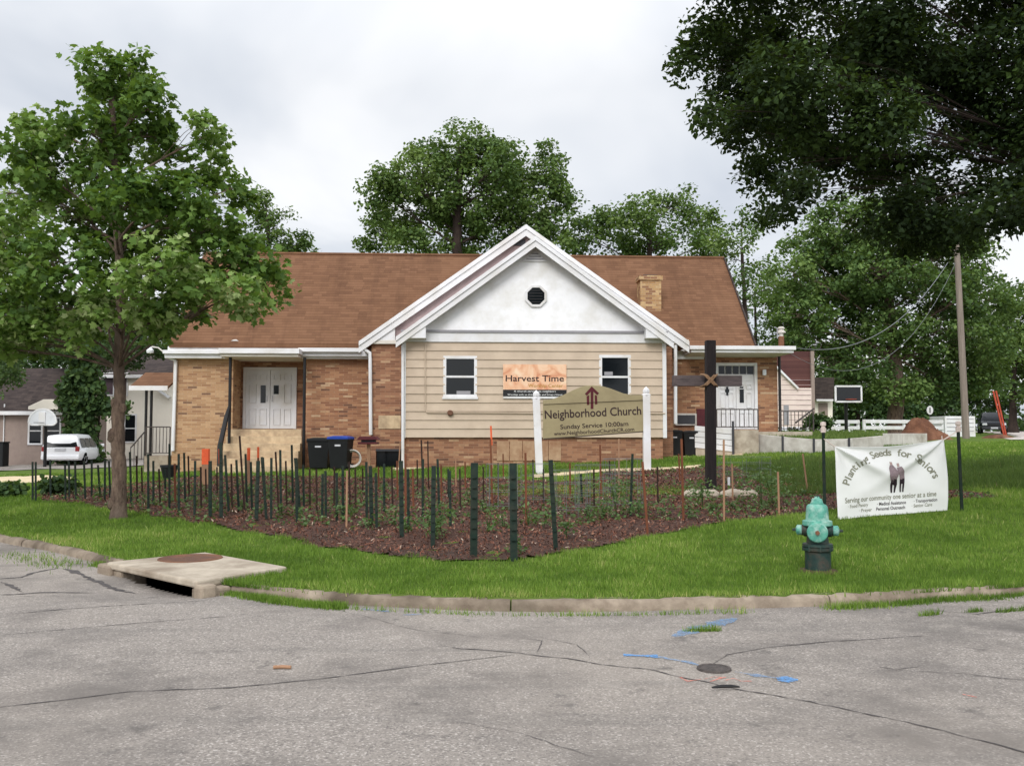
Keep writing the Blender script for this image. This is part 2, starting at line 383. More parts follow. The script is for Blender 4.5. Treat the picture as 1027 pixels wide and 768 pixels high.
def axis(lo, hi, fine, a, b, g=1.12):
    x = list(np.arange(a, b+1e-6, fine)); s = fine
    while x[-1] < hi: s *= g; x.append(x[-1]+s)
    s = fine; y = [a]
    while y[-1] > lo: s *= g; y.append(y[-1]-s)
    return np.array(y[:0:-1]+x)
AX = axis(-600, 600, .075, -9, 8); AY = axis(-60, 800, .075, 8.0, 14.5, 1.06)
GX, GY = np.meshgrid(AX, AY)
D_ = kdist(GX, GY); INS = inpoly(GX, GY, LOT)
Z_ = np.where(INS & (D_ > .06), lotz(GX, GY, D_), -.35)
SL = np.array(SLAB); sc_ = SL.mean(0); SLs = sc_+(SL-sc_)*.93
Z_ = np.where(inpoly(GX, GY, SLs), -.9, Z_)
nx, ny = len(AX), len(AY)
I = (np.arange(ny-1)[:, None]*nx+np.arange(nx-1)[None]).ravel()
def gridfaces(keep=None):
    f = np.stack([I, I+1, I+nx+1, I+nx], 1)
    return f if keep is None else f[keep]
m, nt, b, out = newmat('lawn_ground'); t = NT(nt); v = t.obj()
c = t.ramp(t.noise(v, 1.1, 5, .6), [(.3, (.075,.125,.020,1)), (.55, (.115,.180,.030,1)), (.75, (.170,.225,.050,1))])
c = t.mix(t.mapr(t.noise(v, 16, 5, .7), .4, .7, 0, .6), c, (.060,.090,.018,1))
c = t.mix(t.mapr(t.noise(v, .45, 3), .55, .75, 0, .5), c, (.14,.16,.045,1))
t.l(c, b.inputs['Base Color']); b.inputs['Roughness'].default_value = .95; b.inputs['Specular IOR Level'].default_value = .1
t.bump(t.noise(v, 22, 5, .8), b, .8, .04)
o = np_mesh('ground', np.stack([GX, GY, Z_], -1).reshape(-1, 3), gridfaces(), m, smooth=True); tag(o, kind='structure')

# road sheet, left out under the lot, dipping at the drain mouth
mouth = (np.array(SLAB[0])*.35+np.array(SLAB[1])*.65)
def roadz(X, Y):
    dx, dy = X-mouth[0], Y-mouth[1]
    e = (SL[1]-SL[0])/np.linalg.norm(SL[1]-SL[0]); a = dx*e[0]+dy*e[1]; q = -dx*e[1]+dy*e[0]
    return -.055*np.exp(-(a/.75)**4)*np.exp(-(np.minimum(q, 0)/.5)**2) + .006*np.sin(X*.9+Y*.5)+.004*np.sin(X*2.3-Y*1.7)
RZ = roadz(GX, GY)
far = (np.abs(GX) > 70) | (GY > 90)
vert_bad = (INS & (D_ > .22)) | far
keep = ~(vert_bad.ravel()[I] & vert_bad.ravel()[I+1] & vert_bad.ravel()[I+nx] & vert_bad.ravel()[I+nx+1])
keep &= ~(INS.ravel()[I] & INS.ravel()[I+nx+1] & (D_.ravel()[I] > .3))
SLr = sc_+(SL-sc_)*np.array(1.0); inner = inpoly(GX, GY, SLr+(sc_-SLr)*.045)
keep &= ~(inner.ravel()[I] & inner.ravel()[I+1] & inner.ravel()[I+nx] & inner.ravel()[I+nx+1])
m, nt, b, out = newmat('asphalt'); t = NT(nt); v = t.obj()
c = t.ramp(t.noise(v, 55, 4, .75), [(.26, S(96,91,86)), (.5, S(137,130,123)), (.74, S(175,166,158))])
c = t.mix(t.mapr(t.noise(v, 7, 6, .75), .3, .75, 0, .5), c, S(156,148,140))
vo = t.n('ShaderNodeTexVoronoi'); vo.inputs['Scale'].default_value = 90; t.l(v, vo.inputs['Vector'])
sx = t.xyz(vo.outputs['Color'])[0]
c = t.mix(t.math('MULTIPLY', t.math('GREATER_THAN', sx, .87), .5), c, S(92,86,84))
c = t.mix(t.math('MULTIPLY', t.math('LESS_THAN', sx, .09), .42), c, S(214,206,198))
c = t.mix(t.mapr(t.noise(v, .62, 6, .65), .48, .66, 0, .85), c, S(100,95,91))
c = t.mix(t.mapr(t.noise(v, .22, 4, .55), .45, .7, 0, .45), c, S(160,150,139))
st = t.n('ShaderNodeMapping'); st.inputs['Scale'].default_value = (.25, 2.2, 1); t.l(v, st.inputs[0])
c = t.mix(t.mapr(t.noise(st.outputs[0], .8, 6, .7), .52, .70, 0, .55), c, S(102,98,94))
sp2 = t.n('ShaderNodeMapping'); sp2.inputs['Location'].default_value = (3, 7, 0); t.l(v, sp2.inputs[0])
c = t.mix(t.mapr(t.noise(sp2.outputs[0], 2.6, 5, .7), .60, .68, 0, .6), c, S(86,82,79))
c = t.mix(t.mapr(t.noise(sp2.outputs[0], 1.4, 5, .7), .60, .74, 0, .4), c, S(178,170,160))
t.l(c, b.inputs['Base Color']); b.inputs['Roughness'].default_value = .92; b.inputs['Specular IOR Level'].default_value = .25
t.bump(t.noise(v, 70, 4, .8), b, .55, .01)
M['asphalt'] = m
o = np_mesh('road', np.stack([GX, GY, RZ], -1).reshape(-1, 3), gridfaces(keep), m, smooth=True); tag(o, kind='structure')

def rz(x, y): return float(roadz(np.array([x]), np.array([y]))[0])
# cracks: jagged tar lines lying on the road
m, nt, b, out = newmat('crack_tar'); t = NT(nt); v = t.obj()
t.l(t.ramp(t.noise(v, 20, 4), [(.3, S(52,48,48)), (.7, S(92,86,84))]), b.inputs['Base Color']); b.inputs['Roughness'].default_value = .9
M['tar'] = m
def ribbon(mb, pts, w, jit, z=.004, seg=.06, zf=rz, seed=0):
    r = random.Random(seed); P = []
    for (a, b_), (c_, d_) in zip(pts[:-1], pts[1:]):
        n = max(1, int(math.hypot(c_-a, d_-b_)/seg))
        P += [(a+(c_-a)*k/n, b_+(d_-b_)*k/n) for k in range(n)]
    P.append(pts[-1]); J = 0; Q = []
    for p in P:
        J = J*.75+r.uniform(-jit, jit); Q.append((p[0]+J, p[1]+J*.7))
    vs = []
    for i, p in enumerate(Q):
        a, c_ = Q[max(0, i-1)], Q[min(len(Q)-1, i+1)]; dx, dy = c_[0]-a[0], c_[1]-a[1]; L = math.hypot(dx, dy) or 1
        ww = w*r.uniform(.2, 1.15)*min(1, .25+min(i, len(Q)-1-i)*.2)
        for s_ in (-1, 1):
            x, y = p[0]-dy/L*ww*s_/2, p[1]+dx/L*ww*s_/2; vs.append((x, y, zf(x, y)+z))
    mb.add(vs, [(2*i, 2*i+1, 2*i+3, 2*i+2) for i in range(len(Q)-1)])
CR = [([(-40,714),(60,703),(130,694),(230,690),(330,680),(420,668),(515,657)], .016, .012),
      ([(440,648),(520,655),(590,664),(650,670),(700,680),(740,691),(830,708),(920,727),(980,742),(1060,760)], .018, .014),
      ([(716,664),(730,655),(770,648),(830,643),(935,638)], .013, .008),
      ([(-30,582),(20,579.5),(45,572),(58,570)], .06, .02), ([(64,571),(80,577),(105,585),(135,591)], .10, .015),
      ([(0,597),(40,594),(95,593.5)], .05, .012), ([(2,584),(12,587),(28,593)], .06, .02), ([(-20,596),(10,596),(40,595)], .03, .01),
      ([(0,617),(60,612),(130,607),(215,602)], .022, .01), ([(0,637),(70,631),(150,624),(250,617)], .014, .01),
      ([(880,672),(960,675),(1050,684)], .012, .012), ([(545,640),(580,646),(592,660)], .010, .01), ([(500,637),(545,642),(540,655)], .008, .01),
      ([(440,722),(520,735),(600,760)], .006, .01), ([(300,603),(420,632),(500,640)], .006, .01), ([(880,668),(900,671),(925,668)], .03, .03),
      ([(700,643),(800,645),(860,640)], .006, .01), ([(930,612),(980,617),(1040,608)], .02, .015)]
for i, (pp, w, j) in enumerate(CR):
    mb = MB(); ribbon(mb, [onz(a, b_, 0)[:2] for a, b_ in pp], w, j, seed=i+1)
    tag(mb.build('road_crack', M['tar'], fix=False), kind='structure')
# sprayed utility marks
def paintmat(name, c, lo, hi):
    m, nt, b, out = newmat(name); t = NT(nt); v = t.obj(); b.inputs['Base Color'].default_value = c; b.inputs['Roughness'].default_value = .85
    tr = t.n('ShaderNodeBsdfTransparent'); mx = t.n('ShaderNodeMixShader')
    t.l(t.mapr(t.noise(v, 34, 5, .8), lo, hi), mx.inputs[0]); t.l(tr.outputs[0], mx.inputs[1]); t.l(b.outputs[0], mx.inputs[2]); t.l(mx.outputs[0], out.inputs[0]); return m
MBL = paintmat('blue_spray', S(92,146,200), .30, .62); MBF = paintmat('faded_blue_spray', S(112,152,192), .34, .74); MPK = paintmat('pink_spray', S(222,124,104), .34, .68)
def spray(pts, w, m, z=.006, seed=3):
    mb = MB(); ribbon(mb, [onz(a, b_, 0)[:2] for a, b_ in pts], w, .01, z, seed=seed); tag(mb.build('painted_marking', m, fix=False), kind='structure')
spray([(626,656.5),(644,657),(660,657.5)], .42, MBL); spray([(655,657),(690,663),(702,666)], .12, MBF); spray([(738,672.5),(770,678),(785,680)], .13, MBF)
spray([(780,680),(790,680.5),(801,681)], .48, MBL); spray([(676,638),(700,630),(738,620)], .2, MBF); spray([(362,611),(392,614)], .12, MBF); spray([(405,617),(424,616)], .12, MBF)
spray([(683,678),(690,682),(704,680)], .08, MPK); spray([(706,680),(716,677.5),(726,678),(712,682.5)], .08, MPK); spray([(728,681),(736,679),(744,682),(754,682)], .08, MPK); spray([(966,696),(980,699)], .08, MPK)
# far street, drives and walks: thin sheets draped over the ground
def drape(name, poly, m, h, cell, kind='structure'):
    P = np.array(poly); x0, y0 = P.min(0); x1, y1 = P.max(0)
    xs = np.arange(x0-cell, x1+2*cell, cell); ys = np.arange(y0-cell, y1+2*cell, cell); X, Y = np.meshgrid(xs, ys)
    Z = ground_np(X, Y)+(h(X, Y) if callable(h) else h); n = len(xs)
    i = (np.arange(len(ys)-1)[:, None]*n+np.arange(n-1)[None]).ravel()
    cxm = (X[:-1, :-1]+cell/2).ravel(); cym = (Y[:-1, :-1]+cell/2).ravel(); k = inpoly(cxm, cym, P)
    f = np.stack([i, i+1, i+n+1, i+n], 1)[k]; used = np.unique(f); mp = np.zeros(X.size, int); mp[used] = np.arange(len(used))
    V = np.stack([X, Y, Z], -1).reshape(-1, 3)[used]
    return tag(np_mesh(name, V, mp[f], m, smooth=True), kind=kind)
for p in PATHS: drape('path', p, M['pathway'], .035, .14)
drape('driveway', DRIVE, M['asphalt'], .03, .6)
L_, R_ = [], []
for i, p in enumerate(FARROAD):
    a, c_ = FARROAD[max(0, i-1)], FARROAD[min(len(FARROAD)-1, i+1)]; dx, dy = c_[0]-a[0], c_[1]-a[1]; q = math.hypot(dx, dy)
    L_.append((p[0]-dy/q*2.2, p[1]+dx/q*2.2)); R_.append((p[0]+dy/q*5, p[1]-dx/q*5))
drape('street', L_+R_[::-1], pmat('pale_asphalt', S(196,186,178), S(170,160,154), 3, .95), .05, .5)
# mulch
m, nt, b, out = newmat('mulch'); t = NT(nt); v = t.obj()
c = t.ramp(t.noise(v, 24, 6, .8), [(.3, (.030,.014,.009,1)), (.5, (.105,.045,.028,1)), (.72, (.20,.088,.056,1))])
c = t.mix(t.mapr(t.noise(v, .6, 4, .6), .48, .62, 0, .6), c, (.060,.036,.024,1))
t.l(c, b.inputs['Base Color']); b.inputs['Roughness'].default_value = .95; t.bump(t.noise(v, 30, 5, .8), b, 1, .05)
o = drape('mulch', BED, m, lambda X, Y: .016+.012*np.sin(X*5.1+Y*3)*np.sin(Y*4.3-X*2)+rng.normal(0, .007, X.shape), .11, 'stuff')
def sample_in(poly, n):
    P = np.array(poly); x0, y0 = P.min(0); x1, y1 = P.max(0); xs, ys = [], []
    k = 0
    while k < n:
        yy = np.exp(rng.uniform(math.log(y0), math.log(y1), n)); xx = rng.uniform(x0, x1, n); q = inpoly(xx, yy, P); xs.append(xx[q]); ys.append(yy[q]); k += q.sum()
    return np.concatenate(xs)[:n], np.concatenate(ys)[:n]
def quads(X, Y, Z, L, Wd, name, m, flat=.5, kind='stuff'):
    n = len(X); a = rng.uniform(0, 6.28, n); e = rng.normal(0, flat, n); r2 = rng.normal(0, flat, n)
    d = np.stack([np.cos(a)*np.cos(e), np.sin(a)*np.cos(e), np.sin(e)], 1); s_ = np.stack([-np.sin(a), np.cos(a), r2*.7], 1)
    c_ = np.stack([X, Y, Z], 1); L = L[:, None]; Wd = Wd[:, None]
    V = np.stack([c_-d*L-s_*Wd, c_+d*L-s_*Wd*.6, c_+d*L+s_*Wd, c_-d*L+s_*Wd*.7], 1).reshape(-1, 3)
    return tag(np_mesh(name, V, np.arange(4*n).reshape(-1, 4), m, attrs={'tint': np.repeat(rng.uniform(0, 1, n), 4)}), kind=kind)
X, Y = sample_in(BED, 60000); k = np.clip(Y/10, 1, 2.2)
quads(X, Y, ground_np(X, Y)+.024+rng.uniform(0, .028, len(X)), rng.uniform(.008, .026, len(X))*k**.6, rng.uniform(.003, .008, len(X))*k**.6, 'wood_chips', M['chips'])

# kerb
def offs(P):
    P = np.array(P); T = np.gradient(P, axis=0); T /= np.linalg.norm(T, axis=1)[:, None]; return np.stack([-T[:, 1], T[:, 0]], 1)
def resample(P, st):
    P = np.array(P); d = np.concatenate([[0], np.cumsum(np.linalg.norm(np.diff(P, axis=0), axis=1))]); s_ = np.arange(0, d[-1], st)
    return np.stack([np.interp(s_, d, P[:, 0]), np.interp(s_, d, P[:, 1])], 1)
KS = resample([p for p in K if abs(p[0]) < 40 and p[1] < 48], .12); KN = offs(KS)
PROF = [(-.0, -.12), (.008, .04), (.022, .072), (.05, .090), (.115, .098), (.135, .092), (.14, -.15)]
gA, gB = np.array(SLAB[0]), np.array(SLAB[1])
ee = (gB-gA)/np.linalg.norm(gB-gA); LG = np.linalg.norm(gB-gA)
def in_gap(p): a = (p-gA)@ee; q = abs((p-gA)@np.array([-ee[1], ee[0]])); return .02 < a < LG-.02 and q < .7
mb = MB(); run = []
def flush(run):
    if len(run) < 2: return
    vs = []; n = len(PROF)
    for p, q in run:
        jx = rng.normal(0, .004)
        for a, z in PROF: vs.append((p[0]+q[0]*(a+jx), p[1]+q[1]*(a+jx), z+rng.normal(0, .003)*(z > 0)))
    fs = [(i*n+k, (i+1)*n+k, (i+1)*n+k+1, i*n+k+1) for i in range(len(run)-1) for k in range(n-1)]
    mb.add(vs, fs+[tuple(range(n)), tuple((len(run)-1)*n+k for k in range(n-1, -1, -1))])
for i, (p, q) in enumerate(zip(KS, KN)):
    if in_gap(p): flush(run); run = []; continue
    run.append((p, q))
    if len(run) == 26: flush(run); run = [(p+ (KS[min(i+1, len(KS)-1)]-p)*.12, q)]
flush(run)
tag(mb.build('kerb', M['kerb'], smooth=True), kind='structure')

# storm drain: slab over a hollow mouth
dr = empty('storm_drain', (gA[0], gA[1], 0), math.atan2(ee[1], ee[0]), 'concrete storm drain slab with rusty round lid over a dark kerb mouth', 'storm drain')
def loc2(p): d = np.array(p)-gA; return (float(d@ee), float(d@np.array([-ee[1], ee[0]])))
SP = [loc2(p) for p in SLAB]
mb = MB(); mb.slab([(x, y) for x, y in SP], .075, .15); mb.build('slab', M['concrete'], dr, bevel=.02)
for q_ in ((-.12, .30, .03, .34, -.25, .074), (LG-.16, LG+.10, .03, .34, -.25, .074), (-.22, .12, -.02, .16, -.2, .118), (LG-.03, LG+.13, -.02, .16, -.2, .118)): MB().box(*q_).build('kerb_cheek', M['kerb'], dr, bevel=.03)
mb = MB(); mb.box(.28, LG-.2, .95, 1.0, -.85, .04); mb.box(.1, .28, .35, 1.0, -.85, .04); mb.box(LG-.2, LG-.02, .35, 1.0, -.85, .04); mb.box(.1, LG, .1, 1.0, -.9, -.86); mb.box(.1, LG, .05, .09, -.85, -.10); mb.build('chamber', M['void'], dr)
lc = loc2(onz(191, 558.5, .165)[:2])
mb = MB(); mb.lathe([(.0, .152), (.33, .152), (.345, .160), (.36, .160), (.365, .148)], 40, (lc[0], lc[1], 0)); lid = mb.build('manhole_lid', M['rust'], dr, smooth=True)
# valve cover and litter on the road
p = onz(716, 669.5, 0); mb = MB(); mb.lathe([(.0, .012), (.085, .012), (.093, .008), (.10, .014), (.115, .014), (.12, -.01)], 36); o = mb.build('valve_cover', M['iron'], loc=(p.x, p.y, rz(p.x, p.y)), smooth=True)
tag(o, 'small round iron valve cover set in the asphalt between blue arrows', 'valve cover')
p = onz(283, 671, 0); mb = MB(); mb.tube([(-.06, 0, .015), (0, .004, .018), (.06, 0, .015)], .012, 8); tag(mb.build('twig', M['stake_pale'], loc=tuple(p), smooth=True), 'short pale brown stick lying alone on the asphalt', 'stick')
p = onz(728, 690.5, 0); mb = MB(); mb.tube([(-.09, -.01, .012), (-.03, .0, .016), (.04, .012, .014), (.09, .012, .01)], [.006, .011, .010, .005], 8); tag(mb.build('twig', M['black'], loc=tuple(p), smooth=True), 'short dark twig lying on the long road crack', 'stick')

# ------------------------------------------------------------------ grass
HYD = gp(820.5, 572)
EXCL = [BED]+PATHS+[DRIVE, np.array(SLAB)]
TALL = gpoly([(772,498),(840,496),(900,494),(1000,491),(1060,489),(1060,462),(960,463),(860,462),(790,462),(740,470),(770,490)])
def blades(n, ylo, yhi, w0, h0, name, m, poly=None, extra=None, xy=None, notall=True):
    if xy is None:
        Y = np.exp(rng.uniform(math.log(ylo), math.log(yhi), n)); X = rng.uniform(-.78, .86, n)*Y
    else: X, Y = xy
    d = kdist(X, Y); k = inpoly(X, Y, LOT) & (d > .10+.03*np.sin(X*5.1)+.02*np.sin(X*13+Y*9)) & (np.hypot(X-HYD.x, Y-HYD.y) > .19+.03*np.sin(X*40))
    if xy is not None and extra == 'road': k = np.ones(len(X), bool)
    bed = inpoly(X, Y, BED) & ~inpoly(X, Y, STRIP)
    jag = .10*np.sin(X*7)+.07*np.sin(X*17+Y*5)
    if poly is None and extra != 'road':
        k &= ~(inpoly(X+jag*.5, Y+jag, BED) & ~inpoly(X, Y, STRIP))
        for e in EXCL[1:]: k &= ~inpoly(X, Y, e)
    elif poly is not None: k &= inpoly(X, Y, poly)
    X, Y, d = X[k], Y[k], d[k]; n = len(X)
    Z = ground_np(X, Y) if extra != 'road' else np.where(inpoly(X, Y, LOT) & (d < .17), .09, roadz(X, Y))
    s_ = np.clip(Y/9.5, 1, 5)
    patch = .5+.25*np.sin(X*.9+1.3*np.sin(Y*.7))+.25*np.sin(Y*1.7+X*.4)
    patch2 = .5+.5*np.sin(X*3.1+2*np.sin(Y*2.3))*np.sin(Y*3.7+X)
    h = h0*rng.uniform(.5, 1.25, n)*(.7+.5*patch2)*(np.clip(.75+.25*s_, 1, 1.7) if poly is None else np.clip(.25+.75*(.5+.5*np.sin(X*2.1+np.sin(Y*1.3)*2)*np.sin(Y*1.9+X*.5))+rng.normal(0, .25, n), .1, 1.4)); w = w0*s_*rng.uniform(.6, 1.3, n)
    edge = np.exp(-(d/.38)**2) if extra != 'road' else 0
    a = rng.uniform(0, 6.28, n); ln = rng.normal(0, .55, n); la = rng.uniform(0, 6.28, n)
    b0 = np.stack([X-np.cos(a)*w/2, Y-np.sin(a)*w/2, Z-.01], 1); b1 = np.stack([X+np.cos(a)*w/2, Y+np.sin(a)*w/2, Z-.01], 1)
    tp = np.stack([X+np.cos(la)*h*np.abs(ln), Y+np.sin(la)*h*np.abs(ln), Z+h], 1)
    fine = np.sin(X*6.3+2*np.sin(Y*4.1))*np.sin(Y*7.7+2*np.sin(X*3.3))
    tint = np.clip(.10+.42*patch+.30*(patch2-.5)+.16*fine+rng.normal(0, .19, n)+.5*(rng.uniform(0,1,n) < .03)+.22*edge*rng.uniform(0, 1.6, n), 0, 1)
    V = np.stack([b0, b1, tp], 1).reshape(-1, 3)
    return tag(np_mesh(name, V, np.arange(3*n).reshape(-1, 3), m, attrs={'tint': np.repeat(tint, 3)}), kind='stuff')
blades(700000, 8.6, 34, .009, .055, 'grass', M['grass'])
blades(26000, 8.6, 40, .010, .21, 'tall_grass', M['tallgrass'], xy=sample_in(TALL, 60000), poly=TALL)
# grass creeping over the kerb and weeds in cracks
xs, ys = [], []
def tuft_line(pts, n, sx, sy):
    P = np.array([onz(a, b_, .03)[:2] for a, b_ in pts]); tt = rng.uniform(0, len(P)-1.001, n); i = tt.astype(int); f = (tt-i)[:, None]
    q = P[i]*(1-f)+P[i+1]*f; xs.append(q[:, 0]+rng.normal(0, sx, n)); ys.append(q[:, 1]+rng.normal(0, sy, n))
tuft_line([(222,590),(260,598),(300,603),(345,607)], 5200, .03, .06); tuft_line([(350,608),(450,612),(560,613)], 260, .05, .03); tuft_line([(560,613),(650,613),(750,611)], 360, .05, .03)
tuft_line([(830,607),(900,604),(940,600),(1000,598)], 2600, .05, .05); tuft_line([(1000,596),(1040,592)], 900, .05, .06); tuft_line([(96,565),(104,566)], 300, .03, .05); tuft_line([(690,629),(720,628)], 260, .03, .012)
tuft_line([(925,615),(942,613)], 120, .03, .01); tuft_line([(972,612),(985,610)], 120, .03, .01); tuft_line([(1000,612),(1030,609)], 160, .03, .01); tuft_line([(0,553),(40,560),(70,567)], 500, .2, .18)
blades(0, 0, 0, .009, .06, 'weeds', M['grass'], xy=(np.concatenate(xs), np.concatenate(ys)), extra='road')
# ------------------------------------------------------------------ lettering
def text_geo(s, size=1.0, bold=0.0, align='CENTER', space=1.0):
    cu = bpy.data.curves.new('t', 'FONT'); cu.body = s; cu.size = size; cu.align_x = align; cu.offset = bold*size; cu.resolution_u = 3; cu.space_character = space
    ob = bpy.data.objects.new('t', cu); col.objects.link(ob); bpy.context.view_layer.update()
    me = ob.evaluated_get(bpy.context.evaluated_depsgraph_get()).to_mesh()
    vs = [(v.co.x, v.co.y) for v in me.vertices]; fs = [tuple(p.vertices) for p in me.polygons]
    ob.evaluated_get(bpy.context.evaluated_depsgraph_get()).to_mesh_clear(); bpy.data.objects.remove(ob); bpy.data.curves.remove(cu)
    return vs, fs
def fit_text(s, w, h, bold=0.0, align='CENTER', space=1.0):
    vs, fs = text_geo(s, 1, bold, align, space); xs = [a for a, b in vs]; ys = [b for a, b in vs]
    x0, x1, y0, y1 = min(xs), max(xs), min(ys), max(ys); kx = w/(x1-x0)
    cap = h/.73 if h else kx
    return [((a-(x0+x1)/2)*kx, b*cap) for a, b in vs], fs
def put_text(name, vs, fs, m, parent, fn):
    mb = MB(); mb.add([fn(a, b) for a, b in vs], fs); return mb.build(name, m, parent, fix=False)

# ------------------------------------------------------------------ church
c0 = at(536, 435, 28.5)
CH = Fr(c0.x, c0.y, 0, R(3)); P = CH.P; p1 = CH.p
ch = empty('church', (c0.x, c0.y, 0), R(3), 'brick church with white front gable, tan siding and brown shingled roof', 'church')
def cb(name, m, parent=None, **k): return lambda mb: mb.build(name, m, parent or ch, **k)
V1, V3 = 1.0, 3.0
GB = -.4                                            # below ground
def wall(u0, u1, z0, z1, v0, v1, holes=(), mb=None):
    mb = mb or MB(); cuts = sorted({u0, u1, *[h[0] for h in holes], *[h[1] for h in holes]})
    for a, b in zip(cuts[:-1], cuts[1:]):
        hs = sorted([h for h in holes if h[0] <= a+1e-6 and h[1] >= b-1e-6], key=lambda h: h[2]); z = z0
        for h in hs:
            if h[2] > z: mb.box(a, b, v0, v1, z, h[2])
            z = h[3]
        if z < z1: mb.box(a, b, v0, v1, z, z1)
    return mb
# front addition: foundation, lapped siding, band, pediment
ul, ur = CH.u(405), CH.u(667)
zs0, zs1 = CH.z(536, 438.5), CH.z(536, 343.5)
wall(ul+.06, ur-.06, GB, zs0, .05, .95).build('foundation_wall', M['brickred'], ch)
WIN = [(*P([(444.5,398.5)])[0], *P([(478.5,357)])[0]), (*P([(601,400)])[0], *P([(632.5,356)])[0])]   # u0,z0,u1,z1
mb = MB(); n = 11; bh = (zs1-zs0)/n
for i in range(n):
    za, zb = zs0+i*bh, zs0+(i+1)*bh; cz = sorted({za, zb, *[q for w_ in WIN for q in (w_[1]+.05, w_[3]-.05) if za < q < zb]})
    for a, b in zip(cz[:-1], cz[1:]):
        xs = [(ul, ur)]
        for w_ in WIN:
            if w_[1]+.04 < (a+b)/2 < w_[3]-.04: xs = [q for x0, x1 in xs for q in ((x0, min(x1, w_[0]+.05)), (max(x0, w_[2]-.05), x1)) if q[1] > q[0]]
        f = lambda z: -.035+.03*(z-za)/bh
        for x0, x1 in xs:
            mb.add([(x0, f(a), a), (x1, f(a), a), (x1, f(b), b), (x0, f(b), b), (x0, .05, a), (x1, .05, a), (x1, .05, b), (x0, .05, b)], [(0,1,2,3),(7,6,5,4),(0,4,5,1),(3,2,6,7),(0,3,7,4),(1,5,6,2)])
mb.build('siding_wall', M['siding'], ch)
MB().box(ul+.06, ur-.06, .06, .95, zs0, zs1).build('inner_wall', M['void'], ch)
for x in (ul, ur):
    MB().box(x-.07, x+.05, -.05, .98, zs0-.02, zs1-.002).build('corner_board', M['white'], ch, bevel=.008)
for i, (a, z0, b, z1) in enumerate(WIN):
    w_ = MB().box(a, b, -.03, .04, z0, z0+.09).box(a, b, -.03, .04, z1-.09, z1).box(a, a+.09, -.03, .04, z0+.09, z1-.09).box(b-.09, b, -.03, .04, z0+.09, z1-.09).build('window', M['white'], ch, bevel=.006)
    zm = (z0+z1)/2
    MB().box(a+.09, b-.09, -.015, .03, zm-.03, zm+.03).build('sash', M['white'], w_)
    MB().box(a-.03, b+.03, -.07, -.032, z0-.05, z0+.02).build('sill', M['white'], w_)
    for q0, q1 in ((z0+.09, zm-.03), (zm+.03, z1-.09)): MB().box(a+.09, b-.09, .012, .03, q0, q1).build('pane', M['glass'], w_)
    if i == 1: MB().box(a+.16, a+.42, .0, .008, zm+.05, zm+.16).build('curtain', M['trimgrey'], w_)
    else: MB().box(b-.62, b-.2, .0, .008, z0+.1, z0+.2).build('curtain', M['trimgrey'], w_)
zb1 = CH.z(536, 334)
MB().box(ul-.04, ur+.04, -.06, .95, zs1, zb1).build('frieze_band', M['white'], ch, bevel=.006)
MB().box(ul-.1, ur+.1, -.1, -.062, zb1, zb1+.07).build('band_moulding', M['trimgrey'], ch)
zr = CH.z(536, 331)
MB().prism([p1(406,333.3,-.02), p1(668,333.3,-.02), p1(537,240,-.02)], -.02, .9).build('gable_wall', M['stucco'], ch)
oc = p1(537.5, 297, -.05); ro = .36
ring = lambda r: [(oc[0]+r*math.cos(R(22.5+45*k)), oc[1]+r*math.sin(R(22.5+45*k))) for k in range(8)]
mb = MB(); A, B = ring(ro), ring(ro*.78)
for k in range(8): j = (k+1) % 8; mb.prism([A[k], A[j], B[j], B[k]], -.08, -.021)
ow = mb.build('octagon_window', M['white'], ch, bevel=.004)
MB().prism(ring(ro*.78), -.04, -.022).build('pane', M['glass'], ow)
mb = MB()
for k in (-2, -1, 0, 1, 2): mb.box(oc[0]-.2, oc[0]+.2, -.055, -.042, oc[1]+k*.09-.012, oc[1]+k*.09+.012)
mb.build('louvre', M['black'], ow)
lv = MB().prism([p1(523,262.5,-.05), p1(549,262.5,-.05), p1(536.5,251,-.05)], -.06, -.022).build('gable_vent', M['white'], ch, bevel=.004)
mb = MB(); q = p1(536.5, 262, -.07)
for k in range(3): mb.box(q[0]-.26+.08*k, q[0]+.26-.08*k, -.075, -.061, q[1]+.05+.08*k, q[1]+.08+.08*k)
mb.build('louvre', M['trimgrey'], lv)
# gable roofs: shingled slabs and rake boards
def gable_roof(L, A, Rr, v0, v1, tv, rake, m, back_cut=None):
    """L, A, Rr: eave / apex / eave in (u, z) of the upper surface on the front plane"""
    off = lambda p, d: (p[0], p[1]-d)
    mb = MB(); mb.prism([L, A, off(A, tv), off(L, tv)], v0+.05, v1); mb.prism([A, Rr, off(Rr, tv), off(A, tv)], v0+.05, v1); mb.build('roof', m, ch)
    up = lambda p: (p[0], p[1]+.02)
    mb = MB(); mb.prism([up(L), up(A), off(A, rake*.36), off(L, rake*.36)], v0-.06, v0+.049); mb.prism([up(A), up(Rr), off(Rr, rake*.36), off(A, rake*.36)], v0-.06, v0+.049); mb.build('rake_board', M['white'], ch)
    mb = MB(); mb.prism([off(L, rake*.37), off(A, rake*.37), off(A, rake), off(L, rake)], v0-.02, v0+.045); mb.prism([off(A, rake*.37), off(Rr, rake*.37), off(Rr, rake), off(A, rake)], v0-.02, v0+.045); mb.build('rake_board', M['white'], ch)
VF = -.42
gable_roof(p1(397,338.5,VF), p1(537,237.8,VF), p1(675.5,339.5,VF), VF, V1-.24, .14, .30, M['shinglewing'])
fl, fa, fr_ = p1(397,338,VF), p1(537,237,VF), p1(675.5,338,VF)
zret = CH.z(400, 338.5, VF)-.02
for pts, nm in (([(397,336),(427,339),(427,322),(424,319)], 0), ([(675.5,336),(648,339),(648,322),(651,319)], 1)):
    MB().prism(P([(pts[0][0],339),(pts[1][0],339),(pts[2][0],pts[2][1])], VF), VF+.01, .3).build('eave_return', M['white'], ch, bevel=.006)
